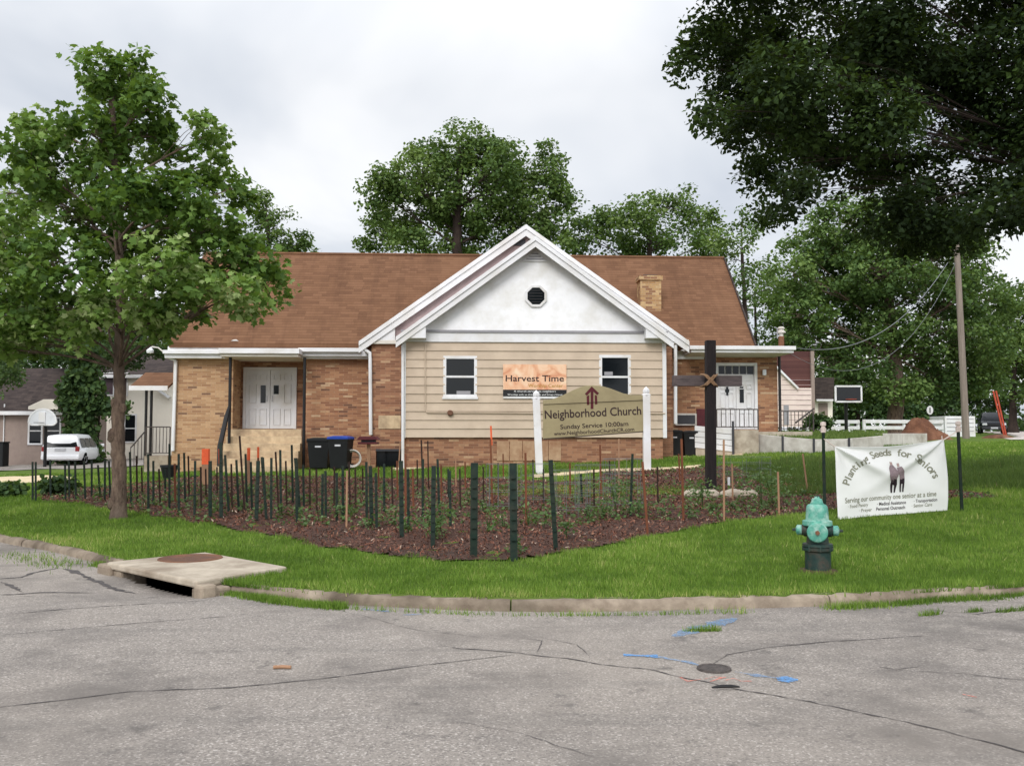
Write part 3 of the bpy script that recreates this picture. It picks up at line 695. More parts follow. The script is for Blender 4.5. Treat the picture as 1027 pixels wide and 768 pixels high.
VB = V1-.16
gable_roof(p1(360,343,VB), p1(527.5,226,VB), p1(691,343,VB), VB, 11.5, .16, .34, M['shinglewing'])
MB().prism([p1(372,345,V1), p1(680,345,V1), p1(680,341,V1), p1(527.5,233,V1), p1(372,341,V1)], V1, V1+.2).build('gable_wall', M['pinksiding'], ch)
q = p1(523, 242, V1); MB().prism([p1(512,246.5,V1), p1(521,240.5,V1), p1(527,240.5,V1), p1(527,246.5,V1)], V1-.04, V1-.002).build('gable_vent', M['darkgrey'], ch)
for a, b in ((360, 404), (668, 691)):
    MB().prism(P([(a,344.6),(b,344.6),(b,340.5),(a+ (2 if a < 400 else 0),342)], VB), VB+.03, V1+.1).build('soffit', M['soffit'], ch)
for a, b, c_ in ((362, 394, 0), (676, 688, 1)):
    pts = [(362,343.8),(396,343.8),(396,327),(392,325)] if not c_ else [(689,343.8),(674,343.8),(674,333)]
    MB().prism(P(pts, VB), VB+.035, V1-.01).build('eave_return', M['white'], ch)
# brick wing walls
zt = CH.z(372, 345, V1)
wl, wr = CH.u(372, V1), CH.u(675, V1)
bw0 = P([(377,469),(404,450)], V1)
wall(wl, ul-.0, GB, zt, V1, 9, [(bw0[0][0], bw0[1][0]-.05, bw0[0][1], bw0[1][1])]).build('brick_wall', M['brickred'], ch)
wall(ur+.0, wr, GB, zt, V1, 9).build('brick_wall', M['brickred'], ch)
MB().box(wl-.03, ul+.0, V1-.02, V1+.25, zt-.0, zt+.10).build('frieze_band', M['white'], ch)
b_ = MB().box(bw0[0][0]+.02, bw0[1][0]-.07, V1+.05, V1+.1, bw0[0][1], bw0[1][1]).build('basement_window', M['glass'], ch)
MB().box(bw0[0][0], bw0[1][0]-.05, V1-.03, V1+.04, bw0[1][1]-.07, bw0[1][1]).build('frame', M['darkgrey'], b_)
q = P([(379.5,430),(402,416.5)], V1); MB().box(q[0][0], q[1][0], V1-.03, V1-.002, q[0][1], q[1][1]).build('cornerstone', M['limestone'], ch, bevel=.006)
q = P([(498,458.5),(563,441)], 0); mb = MB()
for k in range(5): a = q[0][0]+(q[1][0]-q[0][0])*k/5; mb.box(a+.01, a+(q[1][0]-q[0][0])/5-.01, .02, .048, q[0][1]-.1, q[1][1]-.03)
mb.build('foundation_panel', M['panelstone'], ch)
# downspouts
def pipe(pts, r, m, name='downspout', parent=ch, n=8): return MB().tube(pts, r, n).build(name, m, parent, smooth=True)
def dspx(pts, v, r=.055, m=None, name='downspout'):
    return pipe([(*[(q := p1(a, b, v))][0][:1], v, q[1]) for a, b in pts], r, m or M['white'], name)
dspx([(363.5,345),(365,350),(371,354),(371.3,362),(371.8,436)], V1-.09)
dspx([(404,346),(404,470)], -.11, .045)
dspx([(677.5,346),(677.5,425)], V1-.09)
q = dspx([(426.5,345),(426.5,411),(428,413.5),(452,413.8),(480,413.8),(560,414.5),(667,414.5)], -.06, .018, M['siding'], 'conduit')
a = p1(451.5, 414, -.08); MB().lathe([(0, -.06), (.07, -.06), (.09, -.03), (.09, .03)], 16, (a[0], -.08, a[1]), 'y').build('meter', M['rust'], ch, smooth=True)
# main body: left part with recessed double doors
ze0 = p1(757, 346.5, V3-.35)[1]-.12
xl = CH.u(172.5, V3); zf = CH.z(230, 360, V3)
d0, d1 = CH.u(233, V3), CH.u(304.5, V3)
zland = CH.z(270, 430.5, 4.1)
wall(xl, d0, GB, zf, V3, 11).build('brick_wall', M['brickbuff'], ch)
wall(d1, wl-.002, GB, zf, V3, 11).build('brick_wall', M['brickorange'], ch)
VD = 4.1
D = P([(243.5,428.5),(298,368.5)], VD)
wall(d0+.002, d1-.002, GB, zf, VD, VD+.25, [(D[0][0], D[1][0], zland+.02, D[1][1])]).build('brick_wall', M['brickred'], ch)
def leafdoor(dd, a, b, z0, z1, v, win):
    L = MB().box(a, b, v, v+.05, z0, z1).build('door_leaf', M['white'], dd, bevel=.004)
    w_, h_ = b-a, z1-z0; mb = MB()
    for cx in (.28, .72):
        for zA, zB in ((.06, .34), (.44, .76), (.83, .93)):
            if win and abs(cx-win[0]) < .1 and zA == .44: continue
            x0, x1, y0, y1 = a+w_*(cx-.15), a+w_*(cx+.15), z0+h_*zA, z0+h_*zB; e = .022
            mb.box(x0, x1, v-.03, v-.001, y0, y0+e); mb.box(x0, x1, v-.03, v-.001, y1-e, y1); mb.box(x0, x0+e, v-.03, v-.001, y0+e, y1-e); mb.box(x1-e, x1, v-.03, v-.001, y0+e, y1-e)
    mb.build('door_panel', M['white'], dd)
    if win: cx, zA, zB, ww = win; MB().box(a+w_*cx-ww, a+w_*cx+ww, v-.02, v-.002, z0+h_*zA, z0+h_*zB).build('door_window', M['glass'], dd)
dd = MB().box(D[0][0], D[0][0]+.09, VD-.05, VD+.1, zland+.02, D[1][1]).box(D[1][0]-.09, D[1][0], VD-.05, VD+.1, zland+.02, D[1][1]).box(D[0][0]+.09, D[1][0]-.09, VD-.05, VD+.1, D[1][1]-.1, D[1][1]).build('double_door', M['white'], ch, bevel=.005)
um = (D[0][0]+D[1][0])/2
leafdoor(dd, D[0][0]+.09, um-.006, zland+.03, D[1][1]-.1, VD, (.72, .44, .74, .085))
leafdoor(dd, um+.006, D[1][0]-.09, zland+.03, D[1][1]-.1, VD, (.25, .59, .74, .085))
for s_ in (-1, 1): MB().tube([(um+s_*.09, VD-.06, zland+.95), (um+s_*.09, VD-.07, zland+1.15)], .014, 6).build('door_handle', M['chrome'], dd)
# steps
MB().box(d0+.01, d1-.01, V3-.35, VD-.002, GB, zland).build('landing', M['limestone'], ch, bevel=.01)
gz = CH.gl((d0+d1)/2, 1.5); nst = 5; rise = (zland-gz)/(nst+1)
for k in range(nst):
    top = zland-rise*(k+1); MB().box(d0-.05, d1+.05, V3-.35-.30*(k+1), V3-.351-.30*k, GB, top).build('step', M['limestone'], ch, bevel=.012)
for px, kind in ((229.5, 0), (304.5, 1)):
    u = CH.u(px, 2.2); pipe([(u, 2.25, CH.gl(u, 2.2)), (u, 2.25, zf)], .05, M['black'], 'porch_post')
u0 = CH.u(229.5, 2.2)
q0, q1, q2 = p1(229.5,408,2.1), p1(227,418,1.9), p1(221.5,447,1.4)
pipe([(q0[0], 2.15, q0[1]), (q1[0], 1.9, q1[1]), (q2[0], 1.3, q2[1]), (q2[0], 1.28, CH.gl(q2[0], 1.28)-.1)], [.05, .075, .085, .085], M['black'], 'handrail')
# left eaves, canopy, gutter
def eave(x0, x1, y0, y1, v0, v1, name, m):
    a, b = p1(x0, y1, v0), p1(x1, y0, v0); return MB().box(a[0], b[0], v0, v1, a[1], b[1]).build(name, m, ch, bevel=.008)
eave(163, 223, 351.2, 354.5, 2.5, 11.2, 'gutter', M['white']); eave(165, 222.5, 354.6, 359, 2.62, 11, 'fascia', M['white'])
eave(219, 300, 349.5, 354.2, 1.85, 4.05, 'gutter', M['white']); eave(221, 299, 354.3, 357.5, 1.95, 4.0, 'canopy_soffit', M['soffit'])
eave(299, 362, 349, 352.6, 2.4, 4.0, 'gutter', M['white']); eave(300, 369, 352.7, 357, 2.55, 4.0, 'fascia', M['white'])
dspx([(166,355),(171,359),(176.2,362),(173.4,452)], V3-.09, .06)
MB().box(xl-.1, wl, V3-.3, 11, zf, ze0).build('eave_block', M['white'], ch)
# main roof
VE = V3-.35; er = p1(757, 346.5, VE); run = 3.9
rr = p1(725.5, 259, VE+run)
ue, urd = er[0], rr[0]; ze, zrd = er[1], rr[1]; ull = CH.u(196, VE)-.9
mb = MB(); th = .16
mb.add([(ull, VE, ze), (ue, VE, ze), (urd, VE+run, zrd), (ull, VE+run, zrd), (ull, VE, ze-th), (ue, VE, ze-th), (urd, VE+run, zrd-th), (ull, VE+run, zrd-th)], [(0,1,2,3),(7,6,5,4),(0,4,5,1),(1,5,6,2),(3,7,4,0)])
mb.add([(ull, VE+2*run, ze), (ue, VE+2*run, ze), (urd, VE+run, zrd+.001), (ull, VE+run, zrd+.001), (ull, VE+2*run, ze-th), (ue, VE+2*run, ze-th), (urd, VE+run, zrd-th), (ull, VE+run, zrd-th)], [(3,2,1,0),(4,5,6,7),(0,1,5,4),(1,2,6,5),(3,0,4,7)])
rf = mb.build('roof', M['shingle'], ch)
MB().tube([(ull, VE+run, zrd+.0), (urd+.02, VE+run, zrd+.0)], .07, 6).build('ridge_cap', M['shingle'], rf)
MB().beam((ue+.02, VE, ze-.05), (urd+.02, VE+run, zrd-.05), .05, .2).build('rake_board', M['greyshingle'], rf)
for u in (ull+.3, urd-.35):
    MB().add([(u, VE+.5, GB), (u, VE+2*run-.5, GB), (u, VE+2*run-.5, ze), (u, VE+run, zrd-.3), (u, VE+.5, ze), (u+.15, VE+.5, GB), (u+.15, VE+2*run-.5, GB), (u+.15, VE+2*run-.5, ze), (u+.15, VE+run, zrd-.3), (u+.15, VE+.5, ze)],
             [(4,3,2,1,0),(5,6,7,8,9),(0,1,6,5),(1,2,7,6),(2,3,8,7),(3,4,9,8),(4,0,5,9)]).build('brick_wall', M['brickbuff'], ch)
wall(ull+.5, urd-.5, GB, ze, VE+2*run-.6, VE+2*run-.4).build('brick_wall', M['brickbuff'], ch)
# chimney
vc = 4.05; q = P([(642.5,312),(663,276.5)], vc); cw = q[1][0]-q[0][0]
chm = MB().box(q[0][0], q[1][0], vc, vc+cw*.9, q[0][1]-1.2, q[1][1]-.16).build('chimney', M['chimney'], ch)
MB().box(q[0][0]-.05, q[1][0]+.05, vc-.05, vc+cw*.9+.05, q[1][1]-.159, q[1][1]).build('chimney_cap', M['chimney'], chm)
MB().box(q[0][0]+.12, q[1][0]-.12, vc+.12, vc+cw*.9-.12, q[1][1]+.001, q[1][1]+.05).build('flue', M['darkgrey'], chm)
# roof vents
def vent(px, py0, py1, v, r, m, name):
    a, b = p1(px, py0, v), p1(px, py1, v); h = b[1]-a[1]
    return MB().lathe([(r*.5, -.3), (r*.5, h*.35), (r, h*.35), (r*1.0, h*.5), (r*.6, h*.6), (r*.62, h*.75), (r*.9, h*.8), (r*.5, h*.98), (0, h)], 20, (a[0], v, a[1])).build(name, m, ch, smooth=True)
vent(236.5, 350, 340.5, 2.9, .24, M['lightblock'], 'roof_vent')
fx = vent(783.5, 337.5, 327.5, 3.6, .15, M['lightblock'], 'flue_cap')
a = p1(783.5, 338, 3.6); MB().tube([(a[0], 3.6, a[1]-.4), (a[0], 3.6, a[1]+.02)], .10, 12).build('flue_pipe', M['rust'], fx)
q = p1(779, 331, 3.55); MB().tube([(q[0], 3.5, q[1]-.3), (q[0], 3.5, q[1]+.05), (q[0]-.1, 3.5, q[1]+.1)], .02, 6).build('mast', M['trimgrey'], fx)
# right porch
rwr = CH.u(780.5, V3); zr2 = CH.z(740, 358.5, V3)
DR = P([(718,430.5),(759,364)], V3); acz = P([(677,427),(698,414.5)], V3)
wall(wr+.002, rwr, GB, zr2, V3, 11, [(DR[0][0], DR[1][0], DR[0][1], DR[1][1])]).build('brick_wall', M['brickorange'], ch)
zst = DR[0][1]
d2 = MB().box(DR[0][0], DR[0][0]+.1, V3-.05, V3+.12, zst, DR[1][1]).box(DR[1][0]-.1, DR[1][0], V3-.05, V3+.12, zst, DR[1][1]).box(DR[0][0]+.1, DR[1][0]-.1, V3-.05, V3+.12, DR[1][1]-.1, DR[1][1]).build('double_door', M['white'], ch, bevel=.005)
ztr0, ztr1 = CH.z(740, 375.5, V3), CH.z(740, 367, V3)
MB().box(DR[0][0]+.1, DR[1][0]-.1, V3+.02, V3+.1, ztr0-.22, ztr0).build('transom_rail', M['white'], d2)
ww = (DR[1][0]-DR[0][0]-.2)/5
for k in range(5): MB().box(DR[0][0]+.1+ww*k+.025, DR[0][0]+.1+ww*(k+1)-.025, V3+.02, V3+.06, ztr0+.02, ztr1).build('transom_pane', M['glass'], d2)
MB().box(DR[0][0]+.1, DR[1][0]-.1, V3+.065, V3+.1, ztr0, DR[1][1]-.1).build('transom_frame', M['white'], d2)
um = (DR[0][0]+DR[1][0])/2; zd1 = ztr0-.22
leafdoor(d2, DR[0][0]+.1, um-.006, zst+.01, zd1, V3+.03, (.5, .70, .88, .07))
leafdoor(d2, um+.006, DR[1][0]-.1, zst+.01, zd1, V3+.03, (.3, .55, .88, .07))
a = p1(766.5, 373.5, V3-.06); MB().box(a[0]-.06, a[0]+.06, V3-.12, V3-.002, a[1]-.1, a[1]+.1).build('wall_lamp', M['lamp'], ch, bevel=.02)
pr = P([(692,355.5),(798.5,347)], 1.7)
MB().box(pr[0][0], pr[1][0], 1.7, 9, pr[0][1]+.17, pr[1][1]).build('porch_roof', M['white'], ch, bevel=.01)
MB().box(pr[0][0]+.06, pr[1][0]-.06, 1.78, 9, pr[0][1]+.08, pr[0][1]+.168).build('fascia', M['white'], ch)
MB().add([(pr[0][0]+.1, 1.85, pr[0][1]+.079), (pr[1][0]-.1, 1.85, pr[0][1]+.079), (pr[1][0]-.1, 8.9, pr[0][1]+.079), (pr[0][0]+.1, 8.9, pr[0][1]+.079), (pr[0][0]+.1, V3+.1, zr2+.0), (pr[1][0]-.55, V3+.1, zr2), (pr[1][0]-.55, 8.8, zr2), (pr[0][0]+.1, 8.8, zr2)],
         [(0,1,2,3),(0,4,5,1),(1,5,6,2),(4,7,6,5),(3,2,6,7),(0,3,7,4)]).build('canopy_soffit', M['soffit'], ch)
eave(676, 706, 352.3, 360, V3-.12, V3-.003, 'frieze_band', M['white']); eave(676, 700, 348.2, 351.5, V3-.4, V3-.1, 'gutter', M['white'])
q = p1(781.5, 359, 2.85); pipe([(q[0], 2.85, q[1]+.05), (q[0], 2.85, zst-.3)], .05, M['black'], 'downspout')
# porch floor and rails
PFU = CH.u(815, 2.0)
MB().box(CH.u(736.5,1.9), CH.u(761,1.9), 1.9, 2.9, GB, zst-.02).build('stoop', M['concrete'], ch, bevel=.015)
MB().box(CH.u(700,2.4), CH.u(815,2.4), 2.4, 2.98, GB, zst-.08).build('porch_floor', M['concrete'], ch, bevel=.015)
def railing(pts, top, n, name='railing', r=.016, parent=ch, m=None):
    mb = MB()
    for i in range(len(pts)-1):
        a, b = Vector(pts[i]), Vector(pts[i+1]); mb.tube([a+Vector((0,0,top)), b+Vector((0,0,top))], r*1.4, 6); mb.tube([a+Vector((0,0,.1)), b+Vector((0,0,.1))], r, 6)
        for k in range(n+1): q = a+(b-a)*k/n; mb.tube([q+Vector((0,0,0 if k in (0, n) else .1)), q+Vector((0,0,top))], r*(1.5 if k in (0, n) else .8), 5)
    return mb.build(name, m or M['iron'], parent)
rt = CH.z(740, 409.5, 2.0)-zst
railing([(CH.u(719,2.0), 2.0, zst-.03), (CH.u(760.5,2.0), 2.0, zst-.03)], rt, 9)
railing([(CH.u(782.5,2.5), 2.5, zst-.08), (CH.u(816,2.5), 2.5, zst-.08)], rt, 9)
a, b = CH.u(797, 2.4), CH.u(818, 1.0)
mb = MB()
pA, pB = Vector((CH.u(798,2.2), 2.2, p1(798,424,2.2)[1])), Vector((CH.u(817,2.2), 2.2, p1(817,409.5,2.2)[1]))
mb.tube([pA, pB], .03, 6); mb.build('handrail', M['iron'], ch)
# AC grille, maroon hatch
q = P([(677.5,426.5),(698,414.5)], V3); a_ = MB().box(q[0][0]-.02, q[1][0], V3-.1, V3-.002, q[0][1], q[1][1]).build('basement_window', M['lightblock'], ch, bevel=.005)
MB().box(q[0][0]+.05, q[1][0]-.06, V3-.115, V3-.101, q[0][1]+.05, q[1][1]-.06).build('pane', M['darkgrey'], a_)
q = P([(698.5,428),(712,410)], V3); MB().box(q[0][0], q[1][0], V3-.06, V3-.002, q[0][1]-.2, q[1][1]).build('wall_hatch', M['maroon'], ch)
# floodlight at the corner
a, b = p1(164, 353, 2.6), p1(150.5, 351.5, 2.6)
fl_ = pipe([(a[0], 2.6, a[1]), ((a[0]*.6+b[0]*.4), 2.6, a[1]+.14), (b[0]+.06, 2.6, b[1]+.12), (b[0], 2.6, b[1]+.08)], .025, M['lightblock'], 'floodlight')
MB().lathe([(.03, .12), (.07, .08), (.12, 0), (.10, -.08), (.0, -.11)], 16, (b[0], 2.6, b[1])).build('lamp_globe', M['lamp'], fl_, smooth=True)
# side porch at the left end
sx0, sx1 = CH.u(133, 5), CH.u(171.5, 5); sz0, sz1 = CH.z(150, 388, 5), CH.z(150, 373, 5.9)
MB().add([(sx0, 4.6, sz0), (sx1, 4.6, sz0), (sx1, 6.2, sz1), (sx0, 6.2, sz1), (sx0, 4.6, sz0-.08), (sx1, 4.6, sz0-.08), (sx1, 6.2, sz1-.08), (sx0, 6.2, sz1-.08)], [(0,1,2,3),(7,6,5,4),(0,4,5,1),(1,5,6,2),(2,6,7,3),(3,7,4,0)]).build('side_porch_roof', M['shingle'], ch)
MB().box(sx0, sx1, 4.52, 4.598, sz0-.14, sz0+.02).build('fascia', M['white'], ch)
for px in (146, 151.2): u = CH.u(px, 4.8); pipe([(u, 4.8, CH.gl(u, 4.8)-.1), (u, 4.8, sz0-.1)], .05, M['black'], 'porch_post')
zsp = CH.z(150, 457, 4.8)
MB().box(CH.u(146,4.8), sx1, 4.7, 7, GB-.6, zsp).build('porch_floor', M['concrete'], ch)
railing([(CH.u(147,4.8), 4.75, zsp), (CH.u(171,4.8), 4.75, zsp)], 1.0, 7)
mb = MB(); A, B = p1(131, 449, 4.6), p1(146, 432, 4.6); mb.tube([(A[0], 4.6, A[1]), (B[0], 4.6, B[1])], .025, 6)
for k in range(5): q = (A[0]+(B[0]-A[0])*k/4, A[1]+(B[1]-A[1])*k/4); mb.tube([(q[0], 4.6, q[1]-.85), (q[0], 4.6, q[1])], .014, 5)
mb.build('handrail', M['iron'], ch)

# wall sign on the siding
hb = empty('wall_sign', CH.o+Vector((0, 0, 0)), R(3), 'orange and black wall sign reading Harvest Time on the tan siding', 'sign')
q = P([(504.5,399.5),(568,365.5)], -.06); x0, x1, z0, z1 = q[0][0], q[1][0], q[0][1], q[1][1]; hh = z1-z0
m, nt, b, out = newmat('sign_print'); t = NT(nt); v = t.obj()
c = t.ramp(t.noise(v, 2.2, 4, .55, 1.2), [(.3, S(198,128,92)), (.46, S(222,172,136)), (.68, S(232,204,174))]); t.l(c, b.inputs['Base Color']); b.inputs['Roughness'].default_value = .5
MB().box(x0, x1, -.075, -.04, z0, z1).build('board', M['white'], hb)
MB().box(x0, x1, -.081, -.0765, z0+hh*.26, z1).build('print', m, hb)
MB().box(x0, x1, -.081, -.0765, z0+hh*.06, z0+hh*.255).build('black_band', M['black'], hb)
xm = (x0+x1)/2; W_ = x1-x0
def hx(vs, fs, cx, cz, m, name='lettering'): return put_text(name, vs, fs, m, hb, lambda a, b_: (cx+a, -.0845, cz+b_))
hx(*fit_text('Harvest Time', W_*.92, hh*.19, .012), xm, z0+hh*.50, M['ink'])
gold = pmat('gold_ink', S(176,132,52), None, 5, .6)
hx(*fit_text('Worship Center', W_*.55, hh*.10, .008), xm+W_*.17, z0+hh*.33, gold)
hx(*fit_text('A church serving its neighbors', W_*.66, hh*.055), xm+W_*.0, z0+hh*.185, M['banner'])
hx(*fit_text('Worship with us this Sunday and bring a friend', W_*.86, hh*.05), xm, z0+hh*.09, M['banner'])

# ------------------------------------------------------------------ church name sign on two posts
A_, B_ = gp(541.5, 475), gp(649, 472)
sm = (A_+B_)/2; SG = Fr(sm.x, sm.y, sm.z, math.atan2(B_.y-A_.y, B_.x-A_.x))
sg = empty('church_sign', sm, SG.rot, 'tan scroll-topped wooden sign reading Neighborhood Church between two white posts', 'sign')
for (bx, by), (tx, ty) in (((541.5,475),(537.8,391)), ((649,472),(648,387.5))):
    a, b = SG.p(bx, by), SG.p(tx, ty); w_ = .095
    mb = MB(); zt_ = b[1]-.24
    mb.beam((a[0], 0, a[1]-.25), (b[0], 0, zt_), 2*w_, 2*w_, (0, 1, 0)); mb.build('post', M['white'], sg, bevel=.012)
    MB().lathe([(w_*1.3, 0), (w_*1.3, .03), (w_*.8, .05), (w_*1.0, .09), (w_*.95, .15), (w_*.5, .2), (0, .24)], 4, (b[0], 0, zt_+.001)).build('finial', M['white'], sg, bevel=.008)
OUT = [(544.5,440.5),(645.5,433),(645.5,396),(636,396.3),(625,394.5),(612,389.5),(603,387),(594,386.3),(585,387.2),(576,390.5),(564,396.5),(553,400.5),(544.5,401.5)]
pn = MB().prism(SG.P(OUT), -.03, .03).build('board', M['signboard'], sg, bevel=.006)
S3 = lambda px, py, v=-.036: (lambda q: (q[0], v, q[1]))(SG.p(px, py))
mb = MB(); mb.beam(S3(545,405.5), S3(645,401.2), .006, .035, (0,1,0)); mb.beam(S3(545,440.2), S3(645.3,432.7), .03, .02, (0,1,0)); mb.build('trim_line', M['signedge'], sg)
def st(s, x0, y0, x1, y1, h, bold, m):
    vs, fs = fit_text(s, 1, None, bold); a, b = SG.p(x0, y0), SG.p(x1, y1); w_ = math.hypot(b[0]-a[0], b[1]-a[1]); tx, tz = (b[0]-a[0])/w_, (b[1]-a[1])/w_
    vs2, fs2 = fit_text(s, w_, h, bold)
    return put_text('lettering', vs2, fs2, m, sg, lambda x, y: ((a[0]+b[0])/2+x*tx-y*tz, -.0365, (a[1]+b[1])/2+x*tz+y*tx))
st('Neighborhood Church', 546.5, 419.8, 643, 415.5, .225, .013, M['ink'])
st('Sunday Service 10:00am', 562, 430.2, 630, 426.8, .12, .011, M['ink'])
st('www.NeighborhoodChurchCR.com', 555.5, 436.6, 636, 432.0, .10, .009, M['ink'])
def epoly(pts): return [SG.p(a, b) for a, b in pts]
mb = MB()
for q in ([(593.3,387.5),(586.5,395),(588.5,396.8),(592.3,392.8),(592.3,410),(595.0,410),(595.0,392.6),(598.8,396.2),(600.6,394.2)],
          [(588.2,397.5),(588.6,406),(591.0,405.8),(590.8,396)], [(596.4,396),(596.6,405.5),(599.0,405.2),(598.6,396.8)]):
    mb.prism(epoly(q), -.038, -.0301)
mb.build('emblem', M['emblem'], sg)

# ------------------------------------------------------------------ wooden cross
cbp = gp(712.5, 491); CF = Fr(cbp.x, cbp.y, cbp.z, R(2))
cr = empty('wooden_cross', cbp, R(2), 'tall dark timber cross tied with tan rope beside the mulch bed', 'cross')
a, b = CF.p(712.8, 491), CF.p(712.3, 341.5); pw = (CF.u(717.3)-CF.u(707.8))/2
MB().beam((a[0], 0, -.3), (b[0], 0, b[1]), 2*pw, 2*pw, (0, 1, 0)).build('post', M['crosswood'], cr, bevel=.012)
zx = CF.z(712, 381.5); hb_ = (CF.z(712,376.3)-CF.z(712,387))/2
MB().box(CF.u(676.5), CF.u(746.5), pw+.003, pw+.12, zx-hb_, zx+hb_).build('crossbeam', M['beamwood'], cr, bevel=.01)
MB().box(pw*.9, pw*1.28, -pw*.3, pw, CF.z(712,430), CF.z(712,358)).build('brace_board', M['crosswood'], cr)
mb = MB()
for s_ in (-1, 1):
    for k in (-1, 0, 1):
        o_ = k*.028; y = -pw-.02
        mb.tube([(-s_*(pw+.05)+o_, .02, zx-.13), (-s_*pw+o_, y, zx-.10), (o_, y-.012, zx), (s_*pw+o_, y, zx+.10), (s_*(pw+.05)+o_, .02, zx+.13)], .016, 6)
mb.build('rope', M['rope'], cr, smooth=True)
# ------------------------------------------------------------------ fire hydrant
hp = gp(820.5, 572); PXM = FPX/hp.y; k = 1/PXM
hy = empty('fire_hydrant', hp, math.atan2(-hp.x, hp.y)*1.0, 'teal topped fire hydrant with dark green barrel on the lawn near the kerb', 'fire hydrant')
zz = lambda y: (572-y)*k
MB().lathe([(12.4*k, -.15), (12.4*k, zz(553)), (13.2*k, zz(553)), (14.6*k, zz(552)), (14.8*k, zz(550)), (13.4*k, zz(549.3)), (13.4*k, zz(548.6)), (14.6*k, zz(548)), (14.4*k, zz(545.6)), (10.8*k, zz(545)), (10.3*k, zz(541)), (10.3*k, zz(527)), (0, zz(526.9))], 32).build('barrel', M['hyd_dark'], hy, smooth=True)
mb = MB()
for i in range(8): a = R(45*i+10); mb.lathe([(.0, 0), (.012, 0), (.012, .05), (0, .05)], 6, (13.9*k*math.cos(a), 13.9*k*math.sin(a), zz(552.5)))
mb.build('flange_bolts', M['hyd_dark'], hy)
MB().lathe([(0, zz(528.2)), (13.6*k, zz(528.0)), (14.4*k, zz(527)), (14.2*k, zz(523)), (11.2*k, zz(522.2)), (11.0*k, zz(519)), (10.6*k, zz(513)), (9.9*k, zz(508.5)), (8.2*k, zz(506.9)), (6.2*k, zz(506.4)), (6.2*k, zz(505.2)), (5.6*k, zz(504.6)), (4.9*k, zz(501.6)), (3.2*k, zz(500.9)), (2.6*k, zz(500.6)), (2.4*k, zz(499)), (0, zz(498.8))], 32).build('bonnet', M['hyd_teal'], hy, smooth=True)
MB().lathe([(2.6*k, zz(500.7)), (2.7*k, zz(498.6)), (0, zz(498.2))], 5).build('operating_nut', M['hyd_dark'], hy)
zc = zz(533.3)
MB().lathe([(8.4*k, -6*k), (8.4*k, -12.5*k), (0, -12.6*k)], 24, (0, 0, zc), 'y').build('pumper_nozzle', M['hyd_dark'], hy, smooth=True)
pc = MB().lathe([(0, -12.7*k), (9.8*k, -12.7*k), (10*k, -15*k), (9.0*k, -16.4*k), (5*k, -17.2*k), (0, -17.3*k)], 28, (0, 0, zc), 'y').build('pumper_cap', M['hyd_teal'], hy, smooth=True)
MB().lathe([(2.4*k, -17*k), (2.2*k, -20*k), (0, -20*k)], 5, (0, 0, zc), 'y').build('cap_nut', M['rust'], pc)
for s_ in (-1, 1):
    MB().lathe([(6.4*k, s_*6*k), (6.4*k, s_*13*k), (5.4*k, s_*13.4*k), (5.4*k, s_*15*k), (0, s_*15*k)], 20, (0, 0, zz(532.5)), 'x').build('hose_nozzle', M['hyd_dark'], hy, smooth=True)
    hc = MB().lathe([(0, s_*14.6*k), (5.0*k, s_*14.6*k), (5.1*k, s_*19*k), (4*k, s_*20*k), (2.2*k, s_*20.6*k), (0, s_*20.8*k)], 20, (0, 0, zz(532.5)), 'x').build('hose_cap', M['hyd_teal'], hy, smooth=True)
    MB().lathe([(1.7*k, s_*20.4*k), (1.2*k, s_*24*k), (0, s_*24.2*k)], 5, (0, 0, zz(532.5)), 'x').build('cap_nut', M['hyd_dark'], hc)

MB().lathe([(.24, -.02), (.20, .008), (.14, .014), (0, .014)], 20).build('soil_ring', M['darksoil'], hy, smooth=True)
# ------------------------------------------------------------------ banner between two steel fence posts
pl, prr = gp(829, 505), gp(966, 510)
pl = Vector((at(826, 435, 14.6).x, 14.6, 0)); prr = Vector((at(963.5, 435, 14.9).x, 14.9, 0))
for p in (pl, prr): p.z = ground(p.x, p.y)
ang = math.atan2(prr.y-pl.y, prr.x-pl.x)
def tpost(p, top, lean, label):
    F_ = Fr(p.x, p.y, p.z, ang); q = F_.p(*top); e = empty('fence_post', p, ang, label, 'post', None)
    x, z = q; MB().beam((0, 0, -.3), (x, 0, z-.12), .045, .012, (0, 1, 0)).beam((0, .02, -.3), (x, .02, z-.12), .012, .05, (0, 1, 0)).build('post', M['stake_green'], e)
    MB().lathe([(.04, -.12), (.045, -.05), (.03, -.045), (.03, -.02), (.045, -.01), (.04, .04), (0, .05)], 10, (x, 0, z-.03)).build('insulator', M['palepink'], e, smooth=True)
    return e
tpost(pl, (825.5, 424), 0, 'dark green steel post behind the hydrant holding the white banner')
tpost(prr, (961, 423.5), 0, 'dark green steel post at the far end of the white banner')
BF = Fr(pl.x, pl.y-.03, pl.z, ang)
bn = empty('banner', (pl.x, pl.y-.03, pl.z), ang, 'white banner reading Planting Seeds for Seniors tied between two posts', 'banner')
TL, TR, BR, BL = BF.p(837, 447.5), BF.p(946.5, 440.5), BF.p(951, 512.5), BF.p(840.5, 523)
